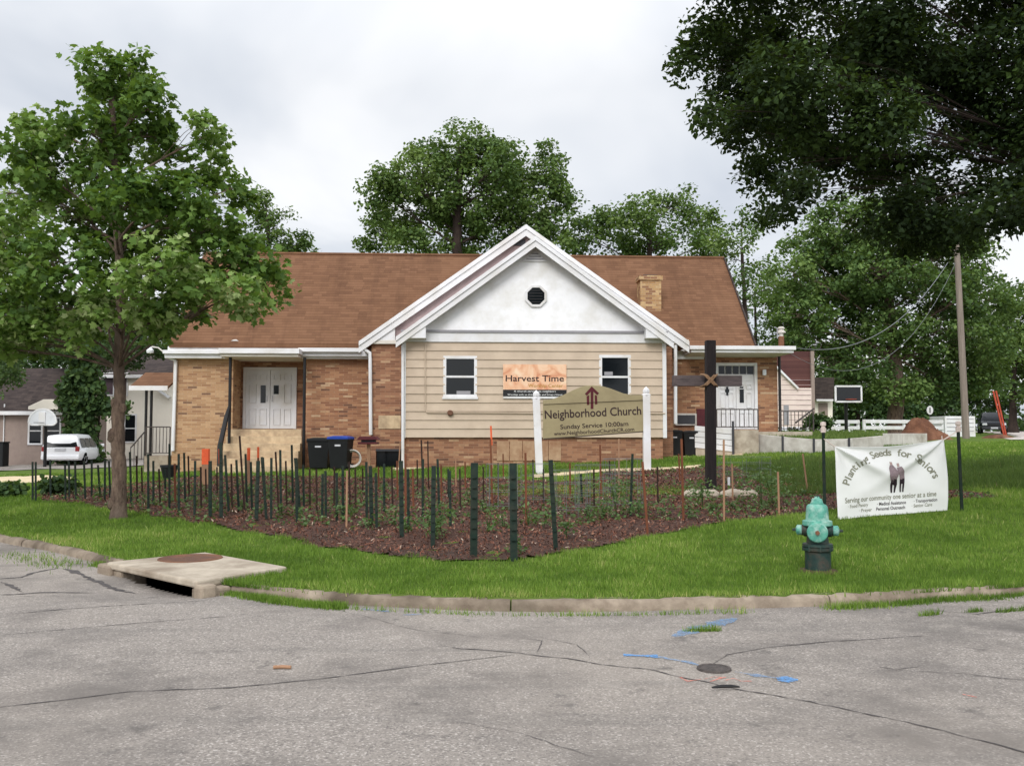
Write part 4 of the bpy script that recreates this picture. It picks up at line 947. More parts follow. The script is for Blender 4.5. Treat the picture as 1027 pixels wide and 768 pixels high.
def bpt(s, t):
    """s along, t up (0..1)"""
    x = (1-t)*((1-s)*BL[0]+s*BR[0])+t*((1-s)*TL[0]+s*TR[0]); z = (1-t)*((1-s)*BL[1]+s*BR[1])+t*((1-s)*TL[1]+s*TR[1])
    z -= .055*math.sin(math.pi*s)*t**2; z += .03*math.sin(math.pi*s)*(1-t)**2+.012*math.sin(6*s+1)*(1-t)
    x += .025*math.sin(math.pi*t)*(1 if s > .5 else -.2)*abs(s-.5)*2
    y = 0
    for cx, sg_ in ((0, 1), (1, -1)):
        dx, dz = (s-cx)*sg_, 1-t; r = math.hypot(dx, dz)+1e-6; th_ = math.atan2(dz, dx)
        y += .05*math.sin(th_*7.5+.6*cx)*math.exp(-r*1.5)*min(1, r*5)
        y += -.055*math.exp(-((th_-.72)/.10)**2)*math.exp(-r*1.2)*min(1, r*4)
    y += .03*math.sin(3.2*s+.5)*(1-t)+.012*math.sin(9*s+4*t)+.05*(1-t)*s
    return Vector((x, y, z))
nu, nv = 120, 80; mb = MB()
mb.add([bpt(i/nu, j/nv) for j in range(nv+1) for i in range(nu+1)], [(j*(nu+1)+i, j*(nu+1)+i+1, (j+1)*(nu+1)+i+1, (j+1)*(nu+1)+i) for j in range(nv) for i in range(nu)])
cl = mb.build('cloth', M['banner'], bn, smooth=True, fix=False)
sol = cl.modifiers.new('thick', 'SOLIDIFY'); sol.thickness = .004; sol.offset = 1
HB = (TL[1]-BL[1]); WB = (BR[0]-BL[0])
def bmap(x, y):          # x, y in 0..1 of the banner
    p = bpt(x, y); e = .004
    a = bpt(x+e, y)-bpt(x-e, y); b = bpt(x, y+e)-bpt(x, y-e); n = a.cross(b).normalized()
    return tuple(p+n*.009)
def btext(s, cx, cy, w, h, m, bold=0.0):
    vs, fs = fit_text(s, w, None, bold); vs, fs = fit_text(s, w, h, bold)
    return put_text('lettering', vs, fs, m, bn, lambda a, b: bmap(cx+a, cy+b))
# arched title, one mesh
title = 'Planting Seeds for Seniors'; mb = MB(); asp = WB/HB
A0, A1 = R(163), R(17); n_ = len(title)
for i, chh in enumerate(title):
    if chh == ' ': continue
    th_ = A0+(A1-A0)*(i+.5)/n_; cx_, cy_ = .49+.395*math.cos(th_), .30+.56*math.sin(th_)
    vs, fs = text_geo(chh, 1, .02); tx, ty = math.sin(th_)*.395*asp, -math.cos(th_)*.56; L = math.hypot(tx, ty); tx, ty = tx/L, ty/L; sz = .15
    mb.add([bmap(cx_+(a*tx-b*ty)*sz/asp, cy_+(a*ty+b*tx)*sz) for a, b in vs], fs)
mb.build('lettering', M['bannertext'], bn, fix=False)
btext('Serving our community one senior at a time', .48, .225, .82, .075, M['bannertext'], .014)
btext('· Food Pantry', .19, .15, .19, .05, M['bannertext'], .01); btext('· Medical Assistance', .50, .145, .26, .05, M['bannerink'], .014); btext('· Transportation', .80, .15, .2, .05, M['bannerink'], .01)
btext('· Prayer', .26, .075, .12, .05, M['bannertext'], .01); btext('Personal Outreach', .49, .075, .26, .05, M['bannerink'], .014); btext('· Senior Care', .77, .085, .18, .05, M['bannertext'], .01)
# printed couple seen from behind
def bpoly(pts, m, name):
    mb = MB(); f = lambda a, b: (.0+ (a-840.5)/108.5, 1-(b-446)/73.0)
    q = [f(a, b) for a, b in pts]; bm = bmesh.new(); bm.faces.new([bm.verts.new((x, y, 0)) for x, y in q]); bmesh.ops.triangulate(bm, faces=bm.faces)
    for _ in range(4): bmesh.ops.subdivide_edges(bm, edges=[e_ for e_ in bm.edges if e_.calc_length() > .03], cuts=1); bmesh.ops.triangulate(bm, faces=bm.faces)
    bm.verts.index_update(); mb.add([bmap(v_.co.x, v_.co.y) for v_ in bm.verts], [tuple(v_.index for v_ in f_.verts) for f_ in bm.faces]); bm.free(); return mb.build(name, m, bn, fix=False)
g_ = lambda *p: [(840+x/1027*115, 440+y/536*60) for x, y in p]
bpoly(g_((474,235),(500,235),(525,270),(545,320),(530,370),(500,395),(478,385),(462,340),(462,265)), M['figgrey'], 'printed_figure')
bpoly(g_((476,205),(498,208),(500,235),(478,236)), M['skin'], 'printed_figure')
bpoly(g_((484,370),(530,362),(540,420),(524,500),(512,500),(516,430),(502,420),(500,500),(486,500),(480,420)), M['figblack'], 'printed_figure')
bpoly(g_((532,262),(575,255),(600,300),(605,370),(560,385),(550,330),(536,330)), M['figgrey'], 'printed_figure')
bpoly(g_((536,222),(556,222),(558,254),(538,256)), M['skin'], 'printed_figure')
bpoly(g_((558,372),(605,366),(602,430),(597,498),(586,498),(586,420),(576,420),(576,498),(564,498),(562,430)), M['figblack'], 'printed_figure')
for tp_, y_, q_ in ((BF.p(827, 440), .03, (.012, .985)), (BF.p(961, 432.5), .03, (.99, .985)), (BF.p(944.5, 437), 0, (.985, .99))): MB().tube([(tp_[0], y_, tp_[1]), bpt(*q_)], .009, 5).build('tie_rope', M['palepink'], bn)

# ------------------------------------------------------------------ stakes in the garden bed: (base x, base y, top x, top y, kind, width px)
ST = [(33,503,33,463,'g'),(36,503,36.5,463,'g'),(51,499,50,461,'g'),(66,502,66,465,'g'),(70,500,69,462,'g'),(76.5,502,75.5,462,'g'),(86,503,85,462,'g'),(92,499,92,461,'g'),(101,498,99,466,'g'),(105,503,105.5,460,'g'),(111,501,110,462,'g'),
 (132,506,131,453,'g'),(138,505,137,457,'d'),(149,512,148,455,'g'),(161,506,160,470,'d'),(170,510,170.5,445,'g'),(176,505,175,465,'b'),(179.5,516,178.5,455,'g'),(186,505,184.5,454,'g'),(190,500,189,457,'d'),(195,518,195,462,'g'),(211,520,211.5,462,'G'),
 (222,520,221,444,'G'),(230,515,226,456,'g'),(240,513,237.5,461,'g'),(246,515,240.8,437,'d'),(248,510,246.5,455,'g'),(257,523,258.5,462,'G'),(268,522,263,458,'g'),(267.5,520,263.5,458.5,'g'),(272,522,272,459,'g'),(280,513,276.5,453,'d'),(282,514,281,451,'g'),
 (294,505,293,446,'g'),(301,516,297,459,'G'),(298,526,297.5,470,'g'),(323,520,323.5,475,'g'),(327,520,326.5,472,'g'),(344,522,344,467,'g'),(347.5,530,348,472,'p'),(368,522,367.5,463,'g'),(373,527,371.5,467,'G'),(385.5,514,385,465,'g'),
 (403,540,402,462,'G'),(424,522,424.3,460,'g'),(424.6,505,422.5,441,'d'),(430,490,429,442,'d'),(434,550,434.8,467,'G'),(441,517,438.7,460,'g'),(475,560,475.9,464,'X'),(515.5,563,514.6,464.5,'X'),(558,552,552,461,'G'),(584,505,582.5,475,'g'),(632,519,634.5,455,'g'),
 (443,505,442.5,466,'b'),(457.5,490,457,460,'p'),(467,490,466.5,463,'b'),(407,520,406.5,455,'b'),(528,527,527,454,'b'),(494,508,492,440,'b'),(603,500,602,446,'b'),(621,504,620.5,440,'p'),(650,536,644.5,463,'b'),(682,483,680.8,455,'b'),(685.5,522,683.5,440,'b'),
 (726,524,725.8,441,'p'),(735,503,734.5,465,'p'),(781.5,517,780.8,473,'p'),(811,495,805,455,'p'),(535,500,534.5,461,'d'),(505,480,504.5,455,'b'),(450,500,449.5,470,'g'),(311,512,310.5,470,'d'),(335,508,335,468,'d'),(357,512,356,470,'d'),(394,508,393,468,'d'),(415,512,414,470,'b'),
 (154,508,153.5,462,'g'),(202,512,202,468,'d'),(233,512,232,465,'d'),(253,512,252,463,'g'),(288,508,287,462,'d'),(305,510,304.5,466,'g'),(318,516,317,470,'d'),(338,524,338,474,'g'),(351,510,350.5,463,'d'),(378,532,377,474,'g'),(399,500,398,462,'b'),(410,530,409.5,470,'g'),(419,496,418.4,461,'d'),(452,530,451,472,'g'),(462,512,461,470,'d'),(485,505,484.5,468,'d'),(500,498,499.5,464,'d'),(545,505,545,470,'d'),(572,498,571.5,464,'b'),(596,510,595.5,470,'d'),(612,495,611.5,462,'d'),(660,505,659.5,468,'d'),
 (120,498,119.6,466,'d'),(143,498,142.6,468,'d'),(166,496,165.8,470,'g'),(207,498,206.6,470,'d'),(218,496,217.6,468,'d'),(364,496,363.7,470,'d'),(380,492,379.7,468,'b')]
KIND = {'g': ('stake_green', .038, 'dark green metal stake', 'thin dark green metal stakes'), 'G': ('stake_green', .056, 'wide dark green metal stake', 'wide dark green metal stakes'), 'X': ('stake_green', .085, 'thick dark green fence stake', 'thick dark green stakes'),
        'd': ('stake_dark', .028, 'thin dark weathered wooden stake', 'dark weathered stakes'), 'b': ('stake_brown', .032, 'reddish brown wooden stake', 'reddish brown wooden stakes'), 'p': ('stake_pale', .026, 'pale wooden stake', 'pale wooden stakes')}
SPECIAL = {(475,560): 'thick dark green fence stake at the mulch front edge before the church sign', (515.5,563): 'thickest dark green fence stake, nearest to the lawn at the tip of the mulch', (246,515): 'tall dark wooden stake leaning across the church steps',
           (558,552): 'wide green stake leaning backwards under the church sign', (434,550): 'wide green stake with a leafy seedling at its foot near the lawn', (726,524): 'pale wooden stake standing alone beside the timber cross', (811,495): 'pale leaning wooden stake in tall grass behind the hydrant',
           (781.5,517): 'short pale wooden stake at the mulch edge beside the hydrant', (621,504): 'pale grey wooden stake in front of the church sign board', (650,536): 'leaning reddish brown stake at the lawn edge in front of the sign\'s right post', (195,518): 'dark green stake with short cross arms near the tree trunk',
           (685.5,522): 'tall reddish brown stake just in front of the dark timber cross', (347.5,530): 'pale slim stake in front of the blue lidded bin', (735,503): 'short pale stake behind the stone edging beside the cross', (457.5,490): 'pale wooden stake in front of the brick foundation', (528,527): 'reddish brown stake beside the church sign\'s white post',
           (222,520): 'wide green stake standing in front of the black curved handrail', (403,540): 'wide green stake near the lawn in front of the cornerstone'}
def zone(x):
    for lim, s_ in ((120, 'between the white minivan and the tree trunk'), (215, 'in front of the buff brick corner'), (310, 'in front of the church steps'), (400, 'in front of the wheelie bins'), (480, 'in front of the tan siding corner'), (700, 'below the church name sign'), (1100, 'by the banner')):
        if x < lim: return s_
for bx, by, tx, ty, kd in ST:
    b_ = gp(bx, by); mk, w_, lab, grp = KIND[kd]; F_ = Fr(b_.x, b_.y, b_.z, 0); q = F_.p(tx, ty); zo = zone(bx)
    lean = random.uniform(-.04, .04); mb = MB()
    top = Vector((q[0], lean, q[1]))
    if kd in 'gGX':
        mb.beam((0, 0, -.12), top, w_, min(.03, w_*.4), (0, 1, 0)); mb.beam((0, w_*.5, -.12), top+Vector((0, w_*.5, -.01)), w_*.3, w_*.8, (0, 1, 0))
        for k_ in range(2, 9): c_ = top*(k_/9.5); mb.box(c_.x-w_*.3, c_.x+w_*.3, c_.y-w_*.55, c_.y-w_*.2, c_.z, c_.z+.012)
    else: mb.beam((0, 0, -.12), top, w_, w_*.9, (0, 1, 0))
    if (bx, by) == (195, 518): mb.beam((-.09, 0, q[1]*.38), (.09, 0, q[1]*.40), .02, .02, (0, 1, 0)); mb.beam((-.07, 0, q[1]*.72), (.05, 0, q[1]*.73), .014, .014, (0, 1, 0))
    o = mb.build('garden_stake', M[mk], loc=tuple(b_))
    if (bx, by) in SPECIAL: tag(o, SPECIAL[(bx, by)], 'stake', 'stakes in the garden bed')
    else: tag(o, lab+' '+zo, 'stake', grp+' '+zo)
# orange topped markers
def marker(bx, by, tx, ty, w_, hot, label, base='stake_pale', flag=None):
    b_ = gp(bx, by); F_ = Fr(b_.x, b_.y, b_.z, 0); q = F_.p(tx, ty); e = empty('marker_stake', b_, 0, label, 'marker stake', 'orange topped markers')
    top = Vector((q[0], 0, q[1])); m_ = top*(1-hot)
    MB().beam((0, 0, -.1), m_, w_, w_*.7, (0, 1, 0)).build('shaft', M[base], e); MB().beam(m_, top, w_*1.05, w_*.75, (0, 1, 0)).build('painted_top', M['orange'], e)
    if flag: MB().add([(top.x, -.02, top.z), (top.x-flag, -.05, top.z-.08), (top.x-flag*.5, -.06, top.z-.42), (top.x+.03, -.03, top.z-.38), (top.x, -.014, top.z), (top.x-flag, -.044, top.z-.08), (top.x-flag*.5, -.054, top.z-.42), (top.x+.03, -.024, top.z-.38)], [(0,1,2,3),(7,6,5,4),(0,4,5,1),(1,5,6,2),(2,6,7,3),(3,7,4,0)]).build('flag', M['orange'], e)
marker(206, 487, 206.5, 450, .16, .42, 'wide survey stake with bright orange top in front of the buff brick pier')
marker(221, 500, 220, 450, .03, .3, 'thin orange tipped stake beside the black curved handrail')
marker(249, 490, 249.5, 449, .06, .3, 'pale orange tipped stake in front of the church steps'); marker(259, 492, 259, 448, .04, .25, 'orange tipped stake at the middle of the church steps', 'stake_brown')
marker(391, 470, 389.5, 440.5, .04, .0001+.2, 'stake with a drooping orange flag beside the cornerstone', flag=.09)
marker(494, 470, 492.3, 427, .05, .45, 'orange tipped stake by the foundation, left of the pale panel', 'stake_pale'); marker(514, 462, 515, 427, .03, .55, 'thin orange tipped stake against the pale foundation panel'); marker(519.5, 462, 524, 426.5, .035, .6, 'leaning orange tipped stake against the pale foundation panel'); marker(536, 462, 535, 426, .035, .5, 'orange tipped stake touching the church sign\'s white post')
marker(399.5, 470, 401.5, 441, .03, .0001+.02, 'leaning pale stake beside the white corner board')
# wire cages
def cage(px, py, r, h, label):
    b_ = gp(px, py); mb = MB(); n = 10
    for j in range(4): mb.tube([(r*math.cos(2*math.pi*i/14), r*math.sin(2*math.pi*i/14), .1+h*j/3.4) for i in range(15)], .0035, 4)
    for i in range(n): a = 2*math.pi*i/n; mb.tube([(r*math.cos(a), r*math.sin(a), -.05), (r*math.cos(a), r*math.sin(a), h)], .0035, 4)
    tag(mb.build('wire_cage', M['wire'], loc=tuple(b_)), label, 'wire cage', 'wire cages in the garden')
cage(597, 512, .34, .75, 'round wire cage below the church sign board'); cage(573, 516, .3, .7, 'round wire cage behind the leaning green stake'); cage(625, 510, .34, .85, 'wire cage round the tallest pale seedling'); cage(505, 512, .3, .8, 'wire cage beside the thickest green stake'); cage(747, 480, .6, .45, 'low wide wire cage behind the timber cross'); cage(540, 505, .3, .7, 'wire cage behind the sign\'s white post')
# stone edging by the cross
for px0, px1, lab in ((686, 722, 'rough pale edging stone at the foot of the timber cross'), (722.5, 760, 'rough pale edging stone reaching from the cross toward the banner')):
    a, b = gp(px0, 499), gp(px1, 499); L = (b-a).length; n = 14; mb = MB(); rr_ = random.Random(px0); rings = []
    for i in range(n+1):
        s_ = i/n; w_ = .14*(1-.5*abs(2*s_-1)**6); rings += [(-L/2+L*s_, math.cos(t_)*w_*1.3*rr_.uniform(.85, 1.1), max(-.05, .05+math.sin(t_)*w_*.75*rr_.uniform(.8, 1.2))) for t_ in [2*math.pi*q/10 for q in range(10)]]
    mb.add(rings, [(i*10+q, i*10+(q+1) % 10, (i+1)*10+(q+1) % 10, (i+1)*10+q) for i in range(n) for q in range(10)]+[tuple(range(9, -1, -1)), tuple(n*10+q for q in range(10))])
    o = mb.build('edging_stone', M['concrete'], loc=tuple((a+b)/2), smooth=True); o.rotation_euler.z = math.atan2(b.y-a.y, b.x-a.x); tag(o, lab, 'stone')
b_ = gp(731, 488); tag(MB().beam((0, 0, -.05), (.0, 0, .2), .05, .02, (0, 1, 0)).build('plant_marker', M['white'], loc=tuple(b_)), 'small white plant marker behind the pale edging stones', 'marker')

# ------------------------------------------------------------------ wheelie bins, feeder
def wheelie(px, py, w_, h_, rot, lidm, label, grp='wheelie bins by the church'):
    if isinstance(py, tuple): b_ = CH.o+Vector((px*CH.c-py[0]*CH.s, px*CH.s+py[0]*CH.c, 0)); b_.z = ground(b_.x, b_.y)
    else: b_ = gp(px, py)
    e = empty('wheelie_bin', b_, rot, label, 'bin', grp); d_ = w_*1.1
    mb = MB(); B0 = w_*.40; 
    vs = [(x*s, y*s2, z) for z, s, s2 in ((.06, .80, .72), (h_*.86, 1, 1)) for x, y in ((-w_/2, -d_/2), (w_/2, -d_/2), (w_/2, d_/2), (-w_/2, d_/2))]
    mb.add(vs, [(3,2,1,0),(4,5,6,7),(0,1,5,4),(1,2,6,5),(2,3,7,6),(3,0,4,7)]); mb.box(-w_*.53, w_*.53, -d_*.53, d_*.53, h_*.861, h_*.90); mb.build('body', M['bin'], e, bevel=.015)
    MB().prism([(-w_*.54, h_*.901), (w_*.54, h_*.901), (w_*.50, h_*.97), (w_*.2, h_), (-w_*.2, h_), (-w_*.50, h_*.97)], -d_*.56, d_*.52).build('lid', lidm, e, bevel=.015)
    MB().tube([(-w_*.4, d_*.62, h_*.9), (w_*.4, d_*.62, h_*.9)], .018, 8).build('handle', M['bin'], e)
    for s_ in (-1, 1): MB().lathe([(0, -.03), (.10, -.03), (.10, .03), (0, .03)], 16, (s_*w_*.46, d_*.36, .10), 'x').build('wheel', M['rubber'], e)
    MB().box(-w_*.14, w_*.14, -d_*.5, -d_*.46, h_*.70, h_*.75).build('label_plate', M['plate'], e)
wheelie(320.5, 471, .68, 1.02, .05, M['bin'], 'black wheelie bin with black lid beside the church steps'); wheelie(341.5, 471.5, .62, 1.04, -.1, M['binblue'], 'black wheelie bin with a bright blue lid')
wheelie(CH.u(675, 2.0), (2.0,), .50, .88, .05, M['bin'], 'black wheelie bin touching the tan siding corner', 'black bins behind the sign'); wheelie(CH.u(692.5, 2.1), (2.1,), .52, .87, -.05, M['bin'], 'black wheelie bin beside the white ramp boards', 'black bins behind the sign')
q_ = (CH.u(666, 1.6), 1.6); a = CH.o+Vector((q_[0]*CH.c-q_[1]*CH.s, q_[0]*CH.s+q_[1]*CH.c, 0)); a.z = ground(a.x, a.y); a.x += .12; o = MB().beam((0, 0, 0), (.08, .05, .86), .10, .025, (0, 1, 0)).build('leaning_board', M['white'], loc=(a.x, a.y+.1, a.z)); tag(o, 'narrow white board leaning against a black bin', 'board')
# coiled hose by the blue bin
b_ = gp(353.5, 471); o = MB()
for i in range(4): o.tube([(.26*math.cos(q)*(1-.05*i), -.05+.03*i, .34+.26*math.sin(q)*(1-.05*i)) for q in [2*math.pi*j/18 for j in range(19)]], .022, 6)
tag(o.build('hose_coil', M['lightblock'], loc=tuple(b_), smooth=True), 'pale coiled garden hose beside the blue lidded bin', 'hose')
b_ = gp(369.5, 476); F_ = Fr(b_.x, b_.y, b_.z, 0); zt_ = F_.z(369.5, 437.5)
e = empty('bird_feeder', b_, 0, 'maroon roofed bird feeder on a pale wooden post by the brick wall', 'bird feeder')
MB().beam((0, 0, -.2), (0, 0, zt_-.22), .09, .09, (0, 1, 0)).build('post', M['stake_pale'], e)
MB().box(-.27, .27, -.2, .2, zt_-.219, zt_-.16).build('tray', M['maroon'], e, bevel=.01); MB().prism([(-.31, zt_-.1), (.31, zt_-.1), (.22, zt_), (-.22, zt_)], -.25, .25).build('roof', M['maroon'], e, bevel=.01)
MB().box(-.19, .19, -.13, .13, zt_-.159, zt_-.101).build('hopper', M['darkgrey'], e)
# small black planter by the left corner
b_ = gp(169.5, 480); o = MB().lathe([(.16, 0), (.24, .34), (.26, .34), (.26, .40), (.22, .40), (.20, .30), (0, .30)], 18).build('planter', M['bin'], loc=tuple(b_), smooth=True); tag(o, 'black plastic tub at the corner of the buff brick wall', 'planter')

# ------------------------------------------------------------------ ramp, raised bed, right background
def boards(name, pts, label, m, n=4, th=.05, cat='ramp'):
    (x0, y0b, y0t), (x1, y1b, y1t), Y0, Y1 = pts
    a, b = at(x0, y0b, Y0), at(x1, y1b, Y1); F_ = Fr(a.x, a.y, 0, math.atan2(b.y-a.y, b.x-a.x)); L = math.hypot(b.x-a.x, b.y-a.y)
    e = empty(name, (a.x, a.y, 0), F_.rot, label, cat); za0, za1, zb0, zb1 = a.z, at(x0, y0t, Y0).z, b.z, at(x1, y1t, Y1).z
    return e, L, (za0, za1, zb0, zb1)
e, L, (a0, a1, b0, b1) = boards('access_ramp', ((697, 449, 426.5), (735.5, 453, 430), 30.6, 30.2), 'white board sided access ramp leading to the church door', M['white'])
for k in range(4):
    f0, f1 = k/4+.01, (k+1)/4-.012
    MB().prism([(0, a0+(a1-a0)*f0), (L*(1 if k else .98), b0+(b1-b0)*f0), (L*(1 if k else .98), b0+(b1-b0)*f1), (0, a0+(a1-a0)*f1)], -.02, .02).build('side_board', M['white'], e, bevel=.006)
MB().prism([(.02, -.2), (L-.02, -.2), (L-.02, b1-.03), (.02, a1-.03)], .021, 1.2).build('deck', M['concrete'], e)
mb = MB(); mb.beam((L, -.03, b0-.2), (L, -.03, b1+.25), .07, .07, (0, 1, 0)); mb.build('end_post', M['darkgrey'], e)
# raised bed of pale blocks in front of the porch
rb = empty('raised_bed', at(760, 452, 31), 0, 'low raised bed with pale block sides and grass on top', 'raised bed'); rb.location = (0, 0, 0)
segs = [((759, 450.5, 435.5), (785, 451.5, 438)), ((785.4, 451.5, 438), (815, 452.5, 440.5)), ((815.4, 452.5, 440.5), (850, 452, 440)), ((850.4, 452, 440), (886, 448.5, 437))]
top = []
Ys = [31.2, 30.2, 29.6, 29.9, 31.0]
for i, (A, B) in enumerate(segs):
    a_, b_, c_, d_ = at(A[0], A[1], Ys[i]), at(B[0], B[1], Ys[i+1]), at(B[0], B[2], Ys[i+1]), at(A[0], A[2], Ys[i])
    dx = Vector((-(b_.y-a_.y), b_.x-a_.x, 0)).normalized()*.14; dn = Vector((0, 0, .25))
    MB().add([a_-dn, b_-dn, c_, d_, a_-dn+dx, b_-dn+dx, c_+dx, d_+dx], [(0,1,2,3),(7,6,5,4),(0,4,5,1),(1,5,6,2),(2,6,7,3),(3,7,4,0)]).build('wall_block', M['lightblock'], rb, bevel=.01)
    if i: MB().beam(a_-dn-dx*.3, d_-dx*.3+Vector((0, 0, .03)), .06, .05, (0, 1, 0)).build('joint_post', M['darkgrey'], rb)
    if i == 0: top.append(d_+dx)
    top.append(c_+dx)
far = [at(890, 432.5, 36), at(758, 431.5, 35)]
mb = MB(); mb.add([p-Vector((0, 0, .03)) for p in top+far]+[p-Vector((0, 0, .6)) for p in top+far], [tuple(range(7)), tuple(range(13, 6, -1))]+[(i, i+7, (i+1) % 7+7, (i+1) % 7) for i in range(7)]); sl = mb.build('soil_top', bpy.data.materials['lawn_ground'], rb)
tx = np.array([[p.x, p.y] for p in top+far]); zt_ = np.mean([p.z for p in top]); X, Y = sample_in(tx, 5000)
hgt = rng.uniform(.04, .16, len(X)); aa = rng.uniform(0, 6.28, len(X)); Zt = zt_-.02+0*X
# height on the tilted bed top: plane through front and rear edges
yf, yr = np.mean([p.y for p in top]), np.mean([p.y for p in far]); zr_ = np.mean([p.z for p in far]); Zt = zt_+(zr_-zt_)*(Y-yf)/(yr-yf)-.06
V = np.stack([np.stack([X-.02*np.cos(aa), Y-.02*np.sin(aa), Zt], 1), np.stack([X+.02*np.cos(aa), Y+.02*np.sin(aa), Zt], 1), np.stack([X+rng.normal(0, .04, len(X)), Y, Zt+hgt], 1)], 1).reshape(-1, 3)
tag(np_mesh('bed_grass', V, np.arange(len(V)).reshape(-1, 3), M['tallgrass'], rb, {'tint': np.repeat(rng.uniform(.2, .9, len(X)), 3)}), kind='stuff')
a, b = at(886, 441, 33), at(930, 440.5, 35); F_ = Fr(a.x, a.y, 0, math.atan2(b.y-a.y, b.x-a.x)); L = math.hypot(b.x-a.x, b.y-a.y)
e = empty('block_kerb', (a.x, a.y, 0), F_.rot, 'short row of pale concrete blocks in front of the soil mound', 'blocks')
for k, (f0, f1) in enumerate(((0, .42), (.43, 1))): MB().box(L*f0, L*f1, 0, .3, -.0, at(900, 434.5, 33.5).z).build('block', M['lightblock'], e, bevel=.01)
# soil mound
b_ = gp(925, 440.5); b_ = Vector((at(927, 435, 40).x, 40, ground(at(927, 435, 40).x, 40)))
N = 42; mb = MB(); vs = []
rr_ = np.random.default_rng(5)
for j in range(N+1):
    for i in range(N+1):
        x, y = (i/N*2-1)*1.35, (j/N*2-1)*1.2
        h = 1.05*max(0, 1-(((x+.35)/.8)**2+(y/.9)**2)**.65)+.55*max(0, 1-(((x-.45)/.75)**2+(y/.9)**2)**.7)
        h += .10*math.sin(x*9+y*5)*min(1, h*3)*.5+rr_.normal(0, .035)*min(1, h*4); vs.append((x*1.0, y, max(h, 0)-.06))
mb.add(vs, [(j*(N+1)+i, j*(N+1)+i+1, (j+1)*(N+1)+i+1, (j+1)*(N+1)+i) for j in range(N) for i in range(N)])
o = mb.build('soil_mound', M['dirt'], loc=tuple(b_), fix=False, smooth=True); tag(o, 'reddish brown heap of loose soil beside the white rail fence', 'soil heap')
p_ = at(1001, 439, 46); o = MB().lathe([(.9, -.1), (.7, .1), (.4, .2), (0, .24)], 14).build('soil_mound', M['dirt'], loc=(p_.x, p_.y, ground(p_.x, p_.y)-.05), smooth=True); tag(o, 'small low patch of brown soil in the grass near the dark car', 'soil heap')
# white rail fence
for xa, xb, lab in ((812, 862, 'white two rail fence behind the raised bed'), (868, 946, 'white two rail fence behind the soil mound')):
    a, b = at(xa, 427, 48), at(xb, 427, 50); F_ = Fr(a.x, a.y, 0, math.atan2(b.y-a.y, b.x-a.x)); L = math.hypot(b.x-a.x, b.y-a.y)
    e = empty('rail_fence', (a.x, a.y, 0), F_.rot, lab, 'fence', 'white rail fences')
    for zz_ in (at(xa, 422.5, 48).z, at(xa, 428.8, 48).z): MB().box(0, L, -.03, .03, zz_-.09, zz_+.09).build('rail', M['white'], e, bevel=.01)
    nn = max(2, int(L/1.9))
    for k in range(nn+1): MB().box(L*k/nn-.06, L*k/nn+.06, .031, .15, ground(a.x, a.y)-.3, at(xa, 420.5, 48).z).build('post', M['white'], e, bevel=.01)
# white boxy container
a, b = at(948, 434.5, 54), at(978.5, 434.5, 54); e = empty('storage_container', ((a.x+b.x)/2, 54, 0), 0, 'white boxy container behind the utility pole', 'container'); hw = (b.x-a.x)/2
z0, z1 = a.z-.3, at(948, 417.3, 54).z
MB().box(-hw, hw, 0, 2, z0, z1).build('body', M['white'], e, bevel=.02)
mb = MB()
for k in range(4): mb.box(-hw+.1, hw-.1, -.02, -.001, z0+.3+(z1-z0-.3)*(k+.5)/4.2, z0+.33+(z1-z0-.3)*(k+.5)/4.2)
mb.build('panel_seam', M['trimgrey'], e); MB().box(hw*.35, hw*.5, -.04, -.002, z0+.7, z0+.95).build('latch', M['darkgrey'], e)
# small round sign
p_ = at(933, 438, 58); F_ = Fr(p_.x, 58, ground(p_.x, 58), 0); e = empty('round_sign', F_.o, 0, 'small round white sign with a dark bar on a thin post', 'sign')
zc_ = F_.z(933, 411.3); MB().tube([(0, 0, -.2), (0, 0, zc_)], .03, 8).build('post', M['darkgrey'], e)
MB().lathe([(0, -.05), (.20, -.05), (.20, -.032), (0, -.032)], 20, (0, 0, 0), 'y').build('face', M['white'], e, loc=(0, 0, zc_)).scale = (1, 1, 1.35)
MB().box(-.035, .035, -.058, -.051, zc_-.17, zc_+.17).build('bar', M['black'], e)
# utility pole with service cables
p_ = at(969, 435, 45); b_ = Vector((p_.x, 45, ground(p_.x, 45))); F_ = Fr(b_.x, 45, b_.z, 0); q = F_.p(957.5, 205)
e = empty('utility_pole', b_, 0, 'tall weathered wooden utility pole by the white container', 'utility pole')
MB().tube([(0, 0, -.4), (q[0]*.5, 0, q[1]*.5), (q[0], 0, q[1])], [.17, .145, .12], 12).build('pole', M['polewood'], e, smooth=True)
MB().box(q[0]-1.1, q[0]+1.1, -.2, -.1, q[1]-.6, q[1]-.48).build('crossarm', M['polewood'], e)
for s_ in (-.9, .9): MB().lathe([(.02, 0), (.06, .04), (.06, .12), (.03, .18), (0, .19)], 10, (q[0]+s_, -.15, q[1]-.48)).build('insulator', M['lightblock'], e, smooth=True)
topw = b_+Vector((q[0], 0, q[1]))
def cable(a, b, sag, label, r=.02):
    pts = [a+(b-a)*(i/24)-Vector((0, 0, sag*4*(i/24)*(1-i/24))) for i in range(25)]; tag(MB().tube(pts, r, 5).build('power_line', M['cable'], smooth=True), label, 'cable', 'service cables')
cable(topw-Vector((0, 0, 2.2)), Vector((at(800,349,33).x, 33.0, at(800,349,33).z)), 1.5, 'thin pale cable sagging from the utility pole to the church porch roof', .014)
cable(topw-Vector((0, 0, 2.8)), Vector((at(792,352,33.4).x, 33.4, at(792,354,33.4).z)), 2.4, 'lower thin dark cable between the utility pole and the church porch', .008)
